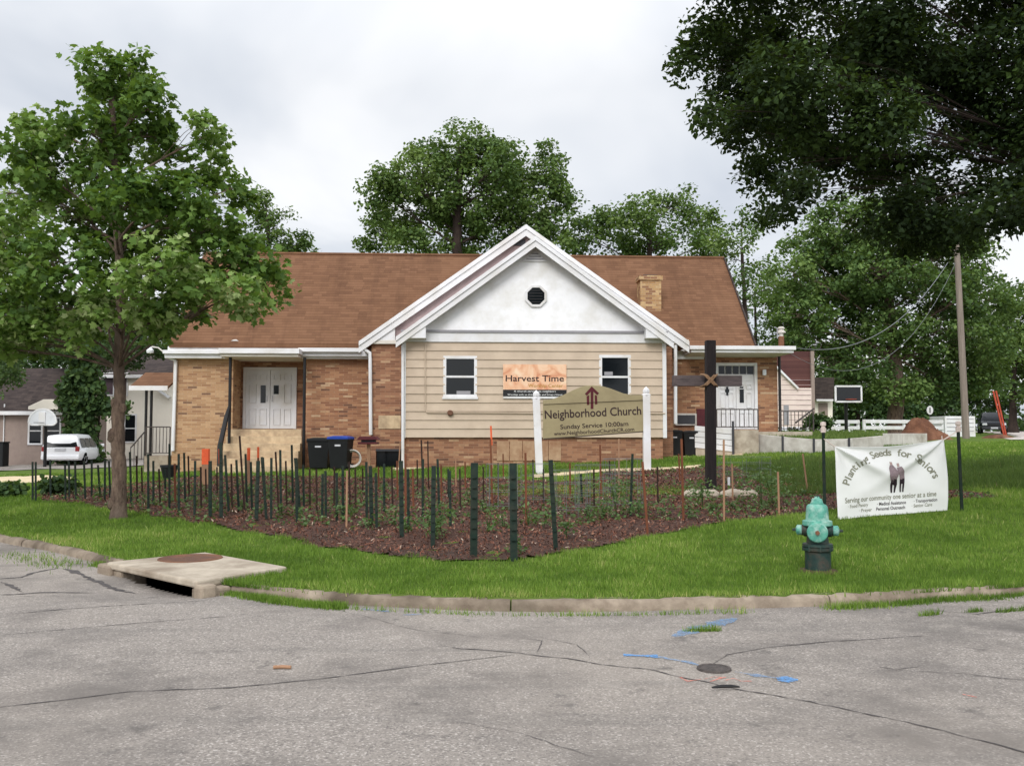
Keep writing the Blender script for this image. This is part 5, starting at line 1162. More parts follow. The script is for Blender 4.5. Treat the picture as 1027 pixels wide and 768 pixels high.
# leaning orange red poles
for (bx, tx), lab in (((1007.5, 996), 'leaning orange red pole touching the dark car'), ((1009.5, 998.8), 'leaning orange red pole on the roadside edge beside its twin')):
    b_ = at(bx, 440, 56); b_.z = ground(b_.x, 56)-.1; t_ = at(tx, 392, 56.2); o = MB().beam((0, 0, 0), t_-b_, .09, .06, (0, 1, 0)).build('leaning_pole', M['orangered'], loc=tuple(b_)); tag(o, lab, 'pole')
# basketball hoops
def hoop(px, pyc, Y, w_, h_, fan, bm, fm, label):
    p_ = at(px, pyc, Y); gz_ = ground(p_.x, Y); F_ = Fr(p_.x, Y, gz_, 0); zc_ = p_.z-gz_; e = empty('basketball_hoop', F_.o, 0, label, 'basketball hoop')
    MB().tube([(0, .35, -.2), (0, .35, zc_-.5), (0, .12, zc_)], .075, 10).build('pole', M['black'], e, smooth=True)
    if fan: pts = [(w_/2*math.cos(R(a_)), zc_-h_*.35+h_*.85*math.sin(R(a_))) for a_ in range(0, 181, 15)]+[(-w_*.4, zc_-h_/2), (w_*.4, zc_-h_/2)]
    else: pts = [(-w_/2, zc_-h_/2), (w_/2, zc_-h_/2), (w_/2, zc_+h_/2), (-w_/2, zc_+h_/2)]
    MB().prism(pts, 0, .04).build('backboard', bm, e)
    mb = MB()
    for a_, b2 in zip(pts, pts[1:]+pts[:1]): mb.beam((a_[0], .02, a_[1]), (b2[0], .02, b2[1]), .07, .07, (0, 1, 0))
    if fan: mb.beam((0, -.02, zc_-h_/2), (0, -.02, zc_+h_*.3), .3, .05, (0, 1, 0))
    mb.build('frame', fm, e)
    rm = MB().tube([(.22*math.cos(q_), -.3+.22*math.sin(q_), zc_-h_*.36) for q_ in [2*math.pi*i/16 for i in range(17)]], .012, 6).build('rim', M['orangered'] if not fan else M['darkgrey'], e)
hoop(851, 395, 40, 1.1, .66, False, glassmat('smoked_board', (.015,.016,.018,1), .2, .3), M['white'], 'basketball hoop with dark rectangular backboard and white frame')
hoop(42.5, 418, 44, 1.3, .75, True, pmat('frosted_board', S(214,216,220), None, 4, .4), M['white'], 'basketball hoop with white fan shaped backboard beside the minivan')
p_ = at(837, 412, 52); 

# ------------------------------------------------------------------ houses
def gabled(name, loc, rot, label, w_, d_, he, hr, wallm, roofm, ridge='x', over=.35, cat='house'):
    e = empty(name, loc, rot, label, cat); x0, x1 = -w_/2, w_/2
    if ridge == 'y':
        MB().prism([(x0, -1.5), (x1, -1.5), (x1, he), (0, hr-.12), (x0, he)], 0, d_).build('wall', wallm, e)
        sl = (hr-he)/(w_/2); o1 = over
        mb = MB(); L_ = (x0-o1, he-sl*o1); mb.prism([L_, (0, hr), (0, hr-.14), (L_[0], L_[1]-.14)], -over, d_+over); mb.prism([(0, hr), (-L_[0], L_[1]), (-L_[0], L_[1]-.14), (0, hr-.14)], -over, d_+over); mb.build('roof', roofm, e)
        mb = MB(); mb.prism([L_, (0, hr+.01), (0, hr-.26), (L_[0], L_[1]-.2)], -over-.05, -over-.001); mb.prism([(0, hr+.01), (-L_[0], L_[1]), (-L_[0], L_[1]-.2), (0, hr-.26)], -over-.05, -over-.001); mb.build('rake_board', M['white'], e)
    else:
        MB().box(x0, x1, 0, d_, -1.5, he).build('wall', wallm, e); mb = MB()
        for x in (x0, x1-.1): mb.add([(x, 0, he), (x, d_, he), (x, d_/2, hr-.1), (x+.1, 0, he), (x+.1, d_, he), (x+.1, d_/2, hr-.1)], [(0,1,2),(5,4,3),(0,3,4,1),(1,4,5,2),(2,5,3,0)])
        mb.build('gable_wall', wallm, e); sl = (hr-he)/(d_/2); mb = MB()
        for s_ in (0, 1):
            ya, yb = (-over, d_/2) if not s_ else (d_+over, d_/2); za = he-sl*over; X0, X1 = x0-over, x1+over
            mb.add([(X0, ya, za), (X1, ya, za), (X1, yb, hr), (X0, yb, hr), (X0, ya, za-.14), (X1, ya, za-.14), (X1, yb, hr-.14), (X0, yb, hr-.14)], [(0,1,2,3),(7,6,5,4),(0,4,5,1),(1,5,6,2),(3,7,4,0),(2,6,7,3)])
        mb.build('roof', roofm, e); MB().box(x0-over, x1+over, -over-.05, -over-.002, he-sl*over-.18, he-sl*over+.02).build('gutter', M['white'], e)
    return e
def hwin(e, x0, x1, z0, z1, v=-.03, pane=None, cross=True):
    w_ = MB().box(x0, x1, v-.03, v+.06, z0, z0+.09).box(x0, x1, v-.03, v+.06, z1-.09, z1).box(x0, x0+.09, v-.03, v+.06, z0+.09, z1-.09).box(x1-.09, x1, v-.03, v+.06, z0+.09, z1-.09).build('window', M['white'], e)
    MB().box(x0+.09, x1-.09, v, v+.05, z0+.09, z1-.09).build('pane', pane or M['glass'], w_)
    if cross: MB().box(x0+.09, x1-.09, v-.02, v-.001, (z0+z1)/2-.03, (z0+z1)/2+.03).build('sash', M['white'], w_)
YH = 58
a, b = at(98, 435, YH), at(186, 435, YH); g0_ = ground((a.x+b.x)/2, YH); HF = Fr((a.x+b.x)/2, YH, g0_, 0)
ho = gabled('cream_house', HF.o, 0, 'cream two storey house behind the covered side porch of the church', b.x-a.x, 9, HF.z(130, 374), HF.z(130, 344), M['creamwall'], M['greyshingle'], 'x')
q = HF.P([(102,397),(129,373.5)]); hwin(ho, q[0][0], q[1][0]*.5+q[0][0]*.5-.02, q[0][1], q[1][1], pane=M['curtain'], cross=False); hwin(ho, q[1][0]*.5+q[0][0]*.5+.02, q[1][0], q[0][1], q[1][1], pane=M['curtain'], cross=False)
q = HF.P([(124,444),(137.5,415)]); hwin(ho, q[0][0], q[1][0], q[0][1], q[1][1])
q0, q1 = HF.p(158, 389), HF.p(172, 399); MB().beam((q0[0], -.3, q0[1]), (q1[0], -.3, q1[1]), .12, .3, (0, 1, 0)).build('rake_board', M['white'], ho)
q0, q1 = HF.p(126, 445), HF.p(137, 443); 
# small white garage roof beyond
YT = 50
a, b = at(-32, 435, YT), at(66, 435, YT); TF = Fr((a.x+b.x)/2, YT, ground((a.x+b.x)/2, YT), 0)
th = gabled('taupe_house', TF.o, 0, 'taupe one storey house with dark grey roof behind the minivan', b.x-a.x, 5, TF.z(20, 407), TF.z(20, 366), M['taupewall'], M['greyshingle'], 'x')
q = TF.P([(28,446),(62,418)]); hwin(th, q[0][0], q[0][0]*.55+q[1][0]*.45, q[0][1], q[1][1]); hwin(th, q[0][0]*.5+q[1][0]*.5, q[1][0], q[0][1], q[1][1])
q = TF.P([(38,408),(66,385)]); MB().prism([TF.p(37,411), TF.p(66,411), TF.p(66,402), TF.p(64,401), TF.p(52,401), TF.p(37,408)], -.9, -.002).build('entry_gable', M['creamwall'], th)
q = TF.P([(3,465),(5.5,405)]); MB().box(q[0][0], q[1][0], -.08, -.002, q[0][1], q[1][1]).build('downspout', M['white'], th)
q = TF.P([(64,400),(74,372)], 3.0); MB().box(q[0][0], q[1][0], 3, 3.6, q[0][1], q[1][1]).build('chimney', M['chimney'], th)
q = TF.P([(-12,466),(4,441)], -1.2); b_ = at(-3, 466, 48); e = empty('wheelie_bin', (b_.x, 48, ground(b_.x, 48)), 0, 'black bin at the photo edge beside the taupe house', 'bin'); MB().box(-.45, .45, -.3, .3, .03, 1.25).build('body', M['bin'], e, bevel=.04); MB().box(-.48, .48, -.34, .32, 1.251, 1.33).build('lid', M['bin'], e, bevel=.02)
# right hand sheds
YR = 52
a, b = at(764, 435, YR), at(803, 435, YR); F_ = Fr((a.x+b.x)/2, YR, ground(a.x, YR), R(-8))
def wedge(name, label, Y, pts_front, side, roof, wallm, roofm):
    """gable end facing us at the left, long side to the right: front polygon px, side wall to px x, roof ridge from apex"""
    a = at(pts_front[0][0], pts_front[0][1], Y); F_ = Fr(a.x, Y, 0, 0); e = empty(name, (a.x, Y, 0), 0, label, 'shed')
    MB().prism(F_.P(pts_front), 0, .15).build('gable_wall', wallm, e); return e, F_
e, F_ = wedge('shed', 'pale pink sided shed with maroon shingle roof beside the church porch', YR, [(775,428),(799,428),(799,389),(775,365)], None, None, M['palepink'], None)
q = F_.P([(799,428),(814.5,389)], 0); MB().box(q[0][0]+.002, q[1][0], .02, .16, q[0][1], q[1][1]).build('wall', M['palepink'], e)
MB().prism(F_.P([(815,388.5),(798.5,388.5),(774,364),(778,352),(815,352)], 0), .2, 1.5).build('roof', M['maroonshingle'], e)
q0, q1 = F_.p(774, 364), F_.p(799.5, 389.5); MB().beam((q0[0], -.1, q0[1]), (q1[0], -.1, q1[1]), .1, .22, (0, 1, 0)).build('rake_board', M['white'], e)
q = F_.P([(786,417),(791,406)]); MB().box(q[0][0], q[1][0], -.02, -.001, q[0][1]-.5, q[1][1]).build('window', M['trimgrey'], e)
q = F_.P([(814.6,428),(816.5,352)]); MB().box(q[0][0], q[1][0], 0, .3, q[0][1], q[1][1]).build('corner_board', M['taupewall'], e)
mb = MB()
for k in range(10): zq = F_.z(780, 426-5*k); mb.box(0.02+max(0, (k-6.5)*.22), F_.u(814), -.012, -.001 if k < 7 else -.0012, zq-.012, zq+.012)
mb.build('siding_line', M['pinksiding'], e)
e, F_ = wedge('shed', 'small beige shed with grey roof behind the pink shed', 56, [(815,428),(835,428),(835,399),(815,399)], None, None, M['creamwall'], None)
MB().prism(F_.P([(814,401),(833,401),(834,379),(814,379)], 0), -.5, 2).build('roof', M['greyshingle'], e)
MB().box(F_.u(816.5), F_.u(833), -.6, -.501, F_.z(820, 402.5), F_.z(820, 400.6)).build('gutter', M['white'], e)
q = F_.P([(821,426),(830,404)]); MB().box(q[0][0], q[1][0], -.03, -.001, q[0][1], q[1][1]).build('door', M['taupewall'], e)

# ------------------------------------------------------------------ vehicles
def loft(secs, n):
    mb = MB(); vs = [p for s_ in secs for p in s_]
    mb.add(vs, [(i*n+k, i*n+(k+1) % n, (i+1)*n+(k+1) % n, (i+1)*n+k) for i in range(len(secs)-1) for k in range(n)]+[tuple(range(n-1, -1, -1)), tuple((len(secs)-1)*n+k for k in range(n))]); return mb
def vehicle(name, loc, rot, label, cat, low, cab, zb, wb, paint, L, wheels, wr_):
    """low: (y, hood height, half width) from tail to nose; cab: (y, roof height, half width at roof)"""
    e = empty(name, loc, rot, label, cat)
    S_ = [[(-w_*.92, y, .30), (-w_, y, .48), (-w_*1.0, y, h*.72), (-w_*.97, y, h-.07), (-w_*.86, y, h), (w_*.86, y, h), (w_*.97, y, h-.07), (w_, y, h*.72), (w_, y, .48), (w_*.92, y, .30)] for y, h, w_ in low]
    loft(S_, 10).build('body', paint, e, smooth=True)
    C_ = [[(-wb, y, zb-.06), (-(w_*.99), y, max(zb-.03, h-.14)), (-w_*.90, y, max(zb-.02, h-.03)), (-w_*.5, y, h), (w_*.5, y, h), (w_*.90, y, max(zb-.02, h-.03)), (w_*.99, y, max(zb-.03, h-.14)), (wb, y, zb-.06)] for y, h, w_ in cab]
    loft(C_, 8).build('cabin', paint, e, smooth=True)
    def q4(nm, P4, m): MB().add(P4+[tuple(c-d for c, d in zip(p, (0, 0, .012))) for p in P4], [(0,1,2,3),(7,6,5,4),(0,4,5,1),(1,5,6,2),(2,6,7,3),(3,7,4,0)]).build(nm, m, e)
    _mh = max(c[1] for c in cab); roofs = [c for c in cab if c[1] > _mh-.12]; y0, hr, w0 = roofs[0]; y1, hr1, w1 = roofs[-1]
    yt, yn = cab[0][0], cab[-1][0]
    for s_ in (-1, 1):
        def sx(t, y): # side plane x at height fraction
            return s_*(wb+(w0-wb)*t+.012)
        span = [(y0+.12, y0+(y1-y0)*.36), (y0+(y1-y0)*.40, y0+(y1-y0)*.72), (y0+(y1-y0)*.76, y1+.02)]
        for ya, yb in span:
            q4('side_window', [(sx(.04, ya), ya-.04 if ya == span[0][0] else ya, zb+.02), (sx(.04, yb), yb+(.45 if yb > y1 else 0), zb+.02), (sx(.78, yb), yb, hr-.17), (sx(.78, ya), ya, hr-.17)], M['carglass'])
    q4('rear_window', [(-wb*.88, yt-.012-.0, zb+.04), (wb*.88, yt-.012, zb+.04), (w0*.84, y0-.02-(0 if y0-yt < .15 else .0), hr-.16), (-w0*.84, y0-.02, hr-.16)], M['carglass'])
    q4('windscreen', [(wb*.86, yn+.01, zb+.05), (-wb*.86, yn+.01, zb+.05), (-w1*.84, y1+.05, hr1-.09), (w1*.84, y1+.05, hr1-.09)], M['carglass'])
    hw_ = low[len(low)//2][2]
    for s_ in (-1, 1):
        for y in wheels:
            wh = MB().lathe([(wr_*.55, -.10), (wr_*.95, -.11), (wr_, -.08), (wr_, .08), (wr_*.95, .11), (wr_*.55, .10)], 24, (s_*(hw_-.10), y, wr_), 'x').build('wheel', M['rubber'], e, smooth=True)
            MB().lathe([(0, s_*.085), (wr_*.6, s_*.115), (wr_*.62, s_*.09), (0, s_*.05)], 20, (s_*(hw_-.10), y, wr_), 'x').build('rim', M['chrome'], wh, smooth=True)
            MB().lathe([(wr_*.9, s_*.01), (wr_*1.16, s_*.012), (wr_*1.16, s_*.02), (wr_*.9, s_*.02)], 24, (s_*(hw_-.012), y, wr_), 'x').build('wheel_arch', M['void'], e)
        ty_, tn = low[0][0], low[-1][0]
        MB().box(s_*hw_*.83-.09, s_*hw_*.83+.09, ty_-.03, ty_+.12, .80, 1.06).build('tail_light', M['red'], e, bevel=.02)
        MB().box(s_*hw_*.70-.17, s_*hw_*.70+.17, tn-.06, tn+.04, .66, .84).build('headlight', M['lamp'], e, bevel=.03)
        MB().box(s_*(wb+.13)-.10, s_*(wb+.13)+.10, yn-.35, yn-.22, zb+.02, zb+.19).build('mirror', paint, e, bevel=.03)
    MB().box(-hw_*.94, hw_*.94, low[0][0]-.10, low[0][0]+.05, .34, .58).build('rear_bumper', paint, e, bevel=.05)
    MB().box(-hw_*.94, hw_*.94, low[-1][0]-.05, low[-1][0]+.10, .32, .56).build('front_bumper', paint if paint != M['cardark'] else M['darkgrey'], e, bevel=.05)
    MB().box(-.26, .26, low[0][0]-.035, low[0][0]-.003, .82, .97).build('number_plate', M['plate'], e)
    MB().box(-hw_*.5, hw_*.5, low[-1][0]-.0, low[-1][0]+.03, .62, .80).build('grille', M['black'], e)
    MB().box(-.26, .26, low[-1][0]+.101, low[-1][0]+.115, .38, .52).build('number_plate', M['plate'], e)
    return e
vp = at(60, 467, 46.3); gz_ = ground(vp.x, 46.3)
vehicle('minivan', (vp.x-.2, 48.3, gz_+.02), R(8.5), 'white minivan parked beside the taupe house, its rear toward the street', 'minivan',
        [(-2.30, .98, .86), (-2.22, 1.0, .92), (-1.2, 1.0, .95), (0.2, 1.0, .95), (1.1, .98, .94), (1.75, .88, .91), (2.15, .76, .84), (2.30, .62, .72)],
        [(-2.26, 1.02, .84), (-2.05, 1.70, .72), (-1.0, 1.76, .70), (.1, 1.74, .69), (.55, 1.62, .66), (1.35, 1.02, .72)], 1.0, .90, M['carwhite'], 4.6, (-1.45, 1.40), .33).scale = (1, 1, .88)
sp = at(995, 435, 70); v_ = math.atan2(-sp.x, -sp.y)
vehicle('dark_suv', (sp.x, 70, ground(sp.x, 70)+.03), math.pi-math.atan2(sp.x, sp.y)*.85, 'dark blue suv facing the camera on the far street edge', 'suv',
        [(-2.3, 1.0, .88), (-2.2, 1.06, .95), (-.8, 1.06, .97), (.7, 1.06, .97), (1.6, 1.02, .95), (2.15, .94, .9), (2.3, .78, .82)],
        [(-2.25, 1.08, .85), (-2.0, 1.70, .74), (-1, 1.80, .73), (.0, 1.78, .72), (.4, 1.70, .70), (1.15, 1.08, .76)], 1.05, .92, M['cardark'], 4.6, (-1.4, 1.45), .38).scale = (.9, .95, .9)
# ------------------------------------------------------------------ trees and plants
def lobed():
    o = [(0,0),(.22,.02),(.50,.18),(.36,.36),(.56,.62),(.24,.62),(0,1.0),(-.24,.62),(-.56,.62),(-.36,.36),(-.50,.18),(-.22,.02)]
    V = [(0,.38,.0)]+[(x, y, -.22*x*x-.10*y*y+.04) for x, y in o]; n = len(o)
    return np.array(V), np.array([(0, 1+i, 1+(i+1) % n) for i in range(n)])
def simple():
    V = np.array([(0,0,0),(.34,.42,-.06),(.0,1,-.10),(-.34,.42,-.06),(0,.45,.06)]); return V, np.array([(4,0,1),(4,1,2),(4,2,3),(4,3,0)])
def spray():
    V = np.array([(0,0,0),(.42,.30,-.08),(.30,.75,-.12),(0,1.05,-.15),(-.36,.70,-.10),(-.40,.25,-.06)]); return V, np.array([(0,1,2),(0,2,3),(0,3,4),(0,4,5)])
def leaves(name, C, rad, n, size, m, parent, tmpl, up=.55, tint=None, flat=.7, droop=.3):
    """n leaves in each cluster C (k,3) with radius rad (k,)"""
    k = len(C); idx = np.repeat(np.arange(k), n); N = len(idx)
    off = rng.normal(0, 1, (N, 3)); off /= np.linalg.norm(off, axis=1)[:, None]; off *= (rng.uniform(0, 1, N)**.5*rad[idx])[:, None]; off[:, 2] *= flat
    pos = C[idx]+off
    nor = rng.normal(0, 1, (N, 3))*.62; nor[:, 2] += up*1.6; nor += off/rad[idx][:, None]*.5; nor /= np.linalg.norm(nor, axis=1)[:, None]
    d = rng.normal(0, 1, (N, 3))+off/rad[idx][:, None]*.8; d[:, 2] -= droop; d -= nor*np.sum(d*nor, 1)[:, None]; d /= np.linalg.norm(d, axis=1)[:, None]
    s = np.cross(d, nor); sc = size*rng.uniform(.45, 1.4, N)
    T, Fc = tmpl
    V = pos[:, None, :]+sc[:, None, None]*(T[None, :, 0, None]*s[:, None]+T[None, :, 1, None]*d[:, None]+T[None, :, 2, None]*nor[:, None])
    F_ = (Fc[None]+np.arange(N)[:, None, None]*len(T)).reshape(-1, 3)
    ct = rng.uniform(.15, .75, k) if tint is None else tint
    tn = np.clip(ct[idx]+rng.normal(0, .22, N), 0, 1)
    return np_mesh(name, V.reshape(-1, 3), F_, m, parent, {'tint': np.repeat(tn, len(T))})
def blob_points(rs, n, shell=.35):
    u = rs.normal(0, 1, (n, 3)); u /= np.linalg.norm(u, axis=1)[:, None]; return u*(shell+(1-shell)*rs.uniform(0, 1, n)**.6)[:, None]
def tree(name, label, cat, base, trunk, tr, blobs, leaf, nper, crad, dens, lm, tmpl, group=None, bark='bark', seed=1, up=.55, limb=.35, twig=True, starts=(.35, .95), shell=.35, dmin=0):
    """blobs: (x, y, z, rx, ry, rz) in world; trunk: list of world points"""
    rs = np.random.default_rng(seed); base = Vector(base); e = empty(name, base, 0, label, cat, group)
    rel = lambda p: Vector(p)-base
    T_ = [rel(p) for p in trunk]; n = len(T_); rad = [tr*(1-.62*i/(n-1))*(1.0 if i else 1.0) for i in range(n)]
    pts, rr_ = [], []
    for i in range(n-1):
        for k in range(6): f = k/6; pts.append(T_[i].lerp(T_[i+1], f)+Vector(rs.normal(0, tr*.05, 3))); rr_.append((rad[i]*(1-f)+rad[i+1]*f)*rs.uniform(.94, 1.07))
    pts.append(T_[-1]); rr_.append(rad[-1]); rr_[0] = tr*1.45; rr_[1] *= 1.1; pts[0] = Vector((T_[0].x, T_[0].y, T_[0].z-.12))
    mb = MB(); mb.tube(pts, rr_, 12); mb.build('trunk', M[bark], e, smooth=True)
    bm_ = MB(); C, Rd, Tn = [], [], []
    for bx, by, bz, rx, ry, rz_ in blobs:
        c = Vector((bx, by, bz))-base
        i = int(len(pts)*(starts[0]+(starts[1]-starts[0])*rs.uniform())); cand = [j for j in range(int(len(pts)*starts[0]), len(pts))]
        j = min(cand, key=lambda q: (pts[q]-c).length*.6+abs(pts[q].z-(c.z-.55*math.hypot(c.x-pts[q].x, c.y-pts[q].y)))); s_ = pts[j]
        L = (c-s_).length; mid = s_.lerp(c, .5)+Vector((0, 0, .10*L))+Vector(rs.normal(0, .06*L, 3))
        lp = [s_*((1-t)**2)+mid*(2*t*(1-t))+c*(t*t) for t in np.linspace(0, 1, 8)]; r0 = min(rr_[j]*.75, limb*tr*(.5+.25*(rx+rz_)/2/max(.1, rx)))
        bm_.tube(lp, [r0*(1-.75*t) for t in np.linspace(0, 1, 8)], 7)
        m_ = max(4, int(dens*(rx*ry*rz_)**(2/3)/crad**2)); q = blob_points(rs, m_, shell)*np.array([rx, ry, rz_])
        bt = rs.uniform(.12, .72)
        for v in q:
            p = c+Vector(v); k = int(rs.integers(3, 8)); a = lp[k]
            if twig: md = a.lerp(p, .55)+Vector((0, 0, .06*(p-a).length)); bm_.tube([a, md, p], [r0*.26, r0*.15, r0*.05], 4)
            C.append(p); Rd.append(crad*rs.uniform(.65, 1.3)); Tn.append(np.clip(bt+rs.normal(0, .16), 0, 1))
    bm_.build('branches', M[bark], e, smooth=True)
    leaves('crown', np.array([tuple(p) for p in C]), np.array(Rd), nper, leaf, lm, e, tmpl, up, np.array(Tn)); return e
def pb(px, py, Y, rpx, rpy=None, ry=None):
    p = at(px, py, Y); s_ = Y/FPX; rx = rpx*s_; rz_ = (rpy or rpx)*s_; return (p.x, p.y, p.z, rx, ry or (rx+rz_)/2, rz_)
# young sycamore on the lawn
b_ = gp(119, 521); Y0 = b_.y
tk = [b_, at(119.5, 470, Y0), at(118, 440, Y0), at(120, 400, Y0), at(119, 370, Y0), at(121, 330, Y0), at(120, 270, Y0), at(116, 190, Y0), at(112, 100, Y0)]
sb = [(106,70,24,26,.0),(132,72,22,22,.1),(112,104,34,28,.1),(148,110,24,26,-.2),(158,138,22,22,.2),(92,134,30,28,-.3),(128,148,34,28,.4),(74,168,34,28,-.2),(40,128,22,22,.2),(30,165,36,30,-.5),(8,195,42,38,.5),(212,135,15,20,0),(206,168,24,22,.3),(237,188,13,17,0),(180,190,32,28,-.3),(122,196,42,32,-.6),(135,225,44,34,.7),(66,214,42,34,.2),(172,228,40,32,.4),(212,222,30,26,-.4),(12,248,46,36,-.3),(-34,250,50,46,.1),(62,262,48,36,-.8),(118,262,44,32,.9),(160,272,46,34,-.9),(212,260,40,32,-.1),(250,258,28,26,-.1),(268,288,22,20,.2),(228,298,38,24,-.5),(180,314,38,18,.4),(120,300,44,26,-.9),(115,312,46,26,.9),(58,306,46,30,.5),(5,312,52,32,-.4),(-40,312,50,40,.3),(20,342,40,16,.2),(72,334,38,15,-.3),(165,326,32,13,-.5),(-30,350,40,18,-.2)]
tree('sycamore_tree', 'young broad leaved tree with bumpy grey trunk on the lawn before the garden', 'tree', b_, tk, .128, [pb(x, y, Y0+dy*2.0, rx, ry, .75) for x, y, rx, ry, dy in sb], .105, 46, .26, 3.6, M['leaf_syc'], lobed(), seed=3, starts=(.50, .98), limb=.3)
syc = bpy.data.objects['sycamore_tree']
for px, py, r in ((112.5, 437, .085), (124.5, 409, .06), (114, 404, .05), (112, 505, .07)):
    q = at(px, py, Y0)-Vector(b_); rs_ = np.random.default_rng(int(px)); vs = []; mb = MB()
    for j in range(7):
        for i in range(10): a_, t_ = 2*math.pi*i/10, math.pi*j/6; k_ = r*rs_.uniform(.85, 1.15); vs.append((q.x*.86+k_*math.sin(t_)*math.cos(a_), q.y-.05+k_*math.sin(t_)*math.sin(a_), q.z+k_*1.5*math.cos(t_)))
    mb.add(vs, [(j*10+i, j*10+(i+1) % 10, (j+1)*10+(i+1) % 10, (j+1)*10+i) for j in range(6) for i in range(10)])
    mb.build('burl', M['bark'], syc, smooth=True)
# big maple standing off to the side, hanging over the lawn
mbp = Vector((8.6, 12.8, ground(8.6, 12.8)))
mtk = [mbp, mbp+Vector((.05, 0, 1.6)), mbp+Vector((-.05, .1, 3.2)), mbp+Vector((-.3, 0, 5)), mbp+Vector((-.5, -.1, 7.5)), mbp+Vector((-.4, 0, 11))]
ob = [(732,50,28,30),(703,38,12,16),(690,62,8,8),(716,110,12,7),(748,92,32,30),(765,26,48,40),(745,128,24,16),(790,84,46,36),(800,136,40,32),(778,168,22,18),(795,194,24,12),(776,214,10,6),(842,40,52,46),(838,108,46,36),(842,160,34,24),(890,66,52,42),(902,24,60,54),(884,128,34,28),(880,180,30,20),(896,214,28,24),(925,236,36,22),(940,200,36,22),(968,226,34,20),(1004,214,26,24),(1020,186,24,24),(950,80,50,36),(992,56,60,52),(968,118,26,12),(1020,130,22,24),(1035,60,56,56),(1044,110,44,46),(1054,190,36,44),(1000,160,14,8),(950,150,24,12),(985,142,16,10),
      (730,-40,60,50),(800,-60,80,60),(880,-70,90,70),(960,-60,90,70),(1040,-50,90,80),(840,-150,110,70),(960,-170,130,80),(1080,-140,130,100),(1120,20,100,90),(1150,120,90,80),(1200,-20,120,110),(1140,-250,140,90),(1000,-280,140,80)]
rr_ = np.random.default_rng(21)
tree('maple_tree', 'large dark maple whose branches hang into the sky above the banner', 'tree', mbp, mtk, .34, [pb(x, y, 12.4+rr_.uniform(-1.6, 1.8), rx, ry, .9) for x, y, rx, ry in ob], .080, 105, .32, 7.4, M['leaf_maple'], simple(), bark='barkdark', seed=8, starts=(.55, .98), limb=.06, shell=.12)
def fartree(name, label, Y, trunk_px, tr, bl, leaf=.27, nper=16, crad=.75, dens=1.5, lm='leaf_far', seed=1, bark='barkdark', dy=2.5, grp='trees behind the church', name2=None, cat='tree', shell=.3):
    rs = np.random.default_rng(seed+100); p = at(trunk_px[0][0], 435, Y); b_ = Vector((p.x, Y, ground(p.x, Y)))
    tk = [b_]+[at(a, c, Y) for a, c in trunk_px[1:]]
    return tree(name, label, cat, b_, tk, tr, [pb(q[0], q[1], Y+rs.uniform(-dy, dy), q[2], q[3] if len(q) > 3 else None) for q in bl], leaf*.66, int(nper*5.6), crad*1.05, dens*2.4, M[lm], spray(), grp, bark, seed, starts=(.4, .98), shell=shell, limb=.22)
fartree('background_tree', 'tallest round crowned tree rising behind the church roof', 54, [(460,0),(460,300),(458,220),(462,150)], .45,
        [(462,150,36,28),(440,165,34,28),(490,160,32,28),(410,180,40,30),(385,195,26,28),(378,235,22,26),(420,215,44,34),(470,200,48,36),(510,190,36,34),(548,172,30,28),(560,195,20,26),(530,215,40,30),(480,240,50,26),(415,246,36,18),(548,238,34,26),(505,165,22,22)], seed=31, dens=2.0, crad=.7)
fartree('background_tree', 'broad green tree behind the church roof, next to the front gable', 58, [(650,0),(650,300),(652,230)], .35,
        [(640,215,32,25),(610,225,28,24),(672,208,30,22),(700,222,24,22),(625,245,40,22),(670,245,44,24),(585,240,26,22),(712,245,26,22)], seed=32, dens=1.8)
fartree('background_tree', 'wispy green tree beyond the sloping roof end', 50, [(748,0),(748,330),(744,250)], .2,
        [(742,222,17,14),(722,238,18,16),(758,240,16,16),(735,260,24,18),(764,268,16,16),(750,285,18,16),(775,290,14,16)], leaf=.22, nper=11, crad=.55, dens=1.3, seed=33)
fartree('background_tree', 'thin pale leafed tree between the roof end and the large park tree', 64, [(758,0),(758,340),(757,290)], .15,
        [(752,300,14,18),(765,312,15,18),(757,335,16,18),(770,338,12,20),(748,275,9,14)], leaf=.24, nper=7, crad=.6, dens=1.0, lm='leaf_pale', seed=34)
fartree('park_tree', 'large spreading tree with a forked trunk behind the raised bed', 60, [(898,0),(899,400),(897,360),(895,335),(890,290),(880,240)], .55,
        [(850,225,41.76,30),(880,230,34.8,32.5),(815,250,39.44,30),(845,258,46.4,32.5),(795,275,27.84,27.5),(885,268,55.68,32.5),(930,262,51.04,37.5),(965,270,34.8,35),(820,292,48.72,27.5),(868,305,39.44,22.5),(925,300,51.04,25),(965,300,39.44,30),(800,318,37.12,27.5),(850,335,60.32,22.5),(900,328,41.76,17.5),(945,332,53.36,30),(985,318,32.48,30),(815,350,48.72,25),(865,362,41.76,17.5),(945,362,51.04,25),(985,352,34.8,27.5),(800,376,30.16,17.5),(838,382,34.8,15),(940,388,46.4,17.5),(985,385,30.16,20),(780,300,20,22),(790,345,26,20),(830,255,34,22),(905,245,40,20),(955,245,30,22),(1000,295,26,20),(860,285,40,20),(780,325,16,16),(885,390,44,12),(840,395,36,12)], leaf=.30, nper=17, crad=.8, dens=1.9, lm='leaf_park', seed=35, dy=4, grp='trees beyond the lawn', bark='bark')
fartree('park_tree', 'tree at the photo edge behind the dark car', 86, [(1016,0),(1016,400),(1018,350)], .4,
        [(1010,320,30,22),(1040,310,40,30),(1005,345,34,22),(1045,350,40,28),(1015,372,38,18),(1060,380,40,26),(990,365,22,18),(1025,392,34,12)], leaf=.4, crad=1.0, dens=1.9, lm='leaf_far', seed=36, grp='trees beyond the lawn')
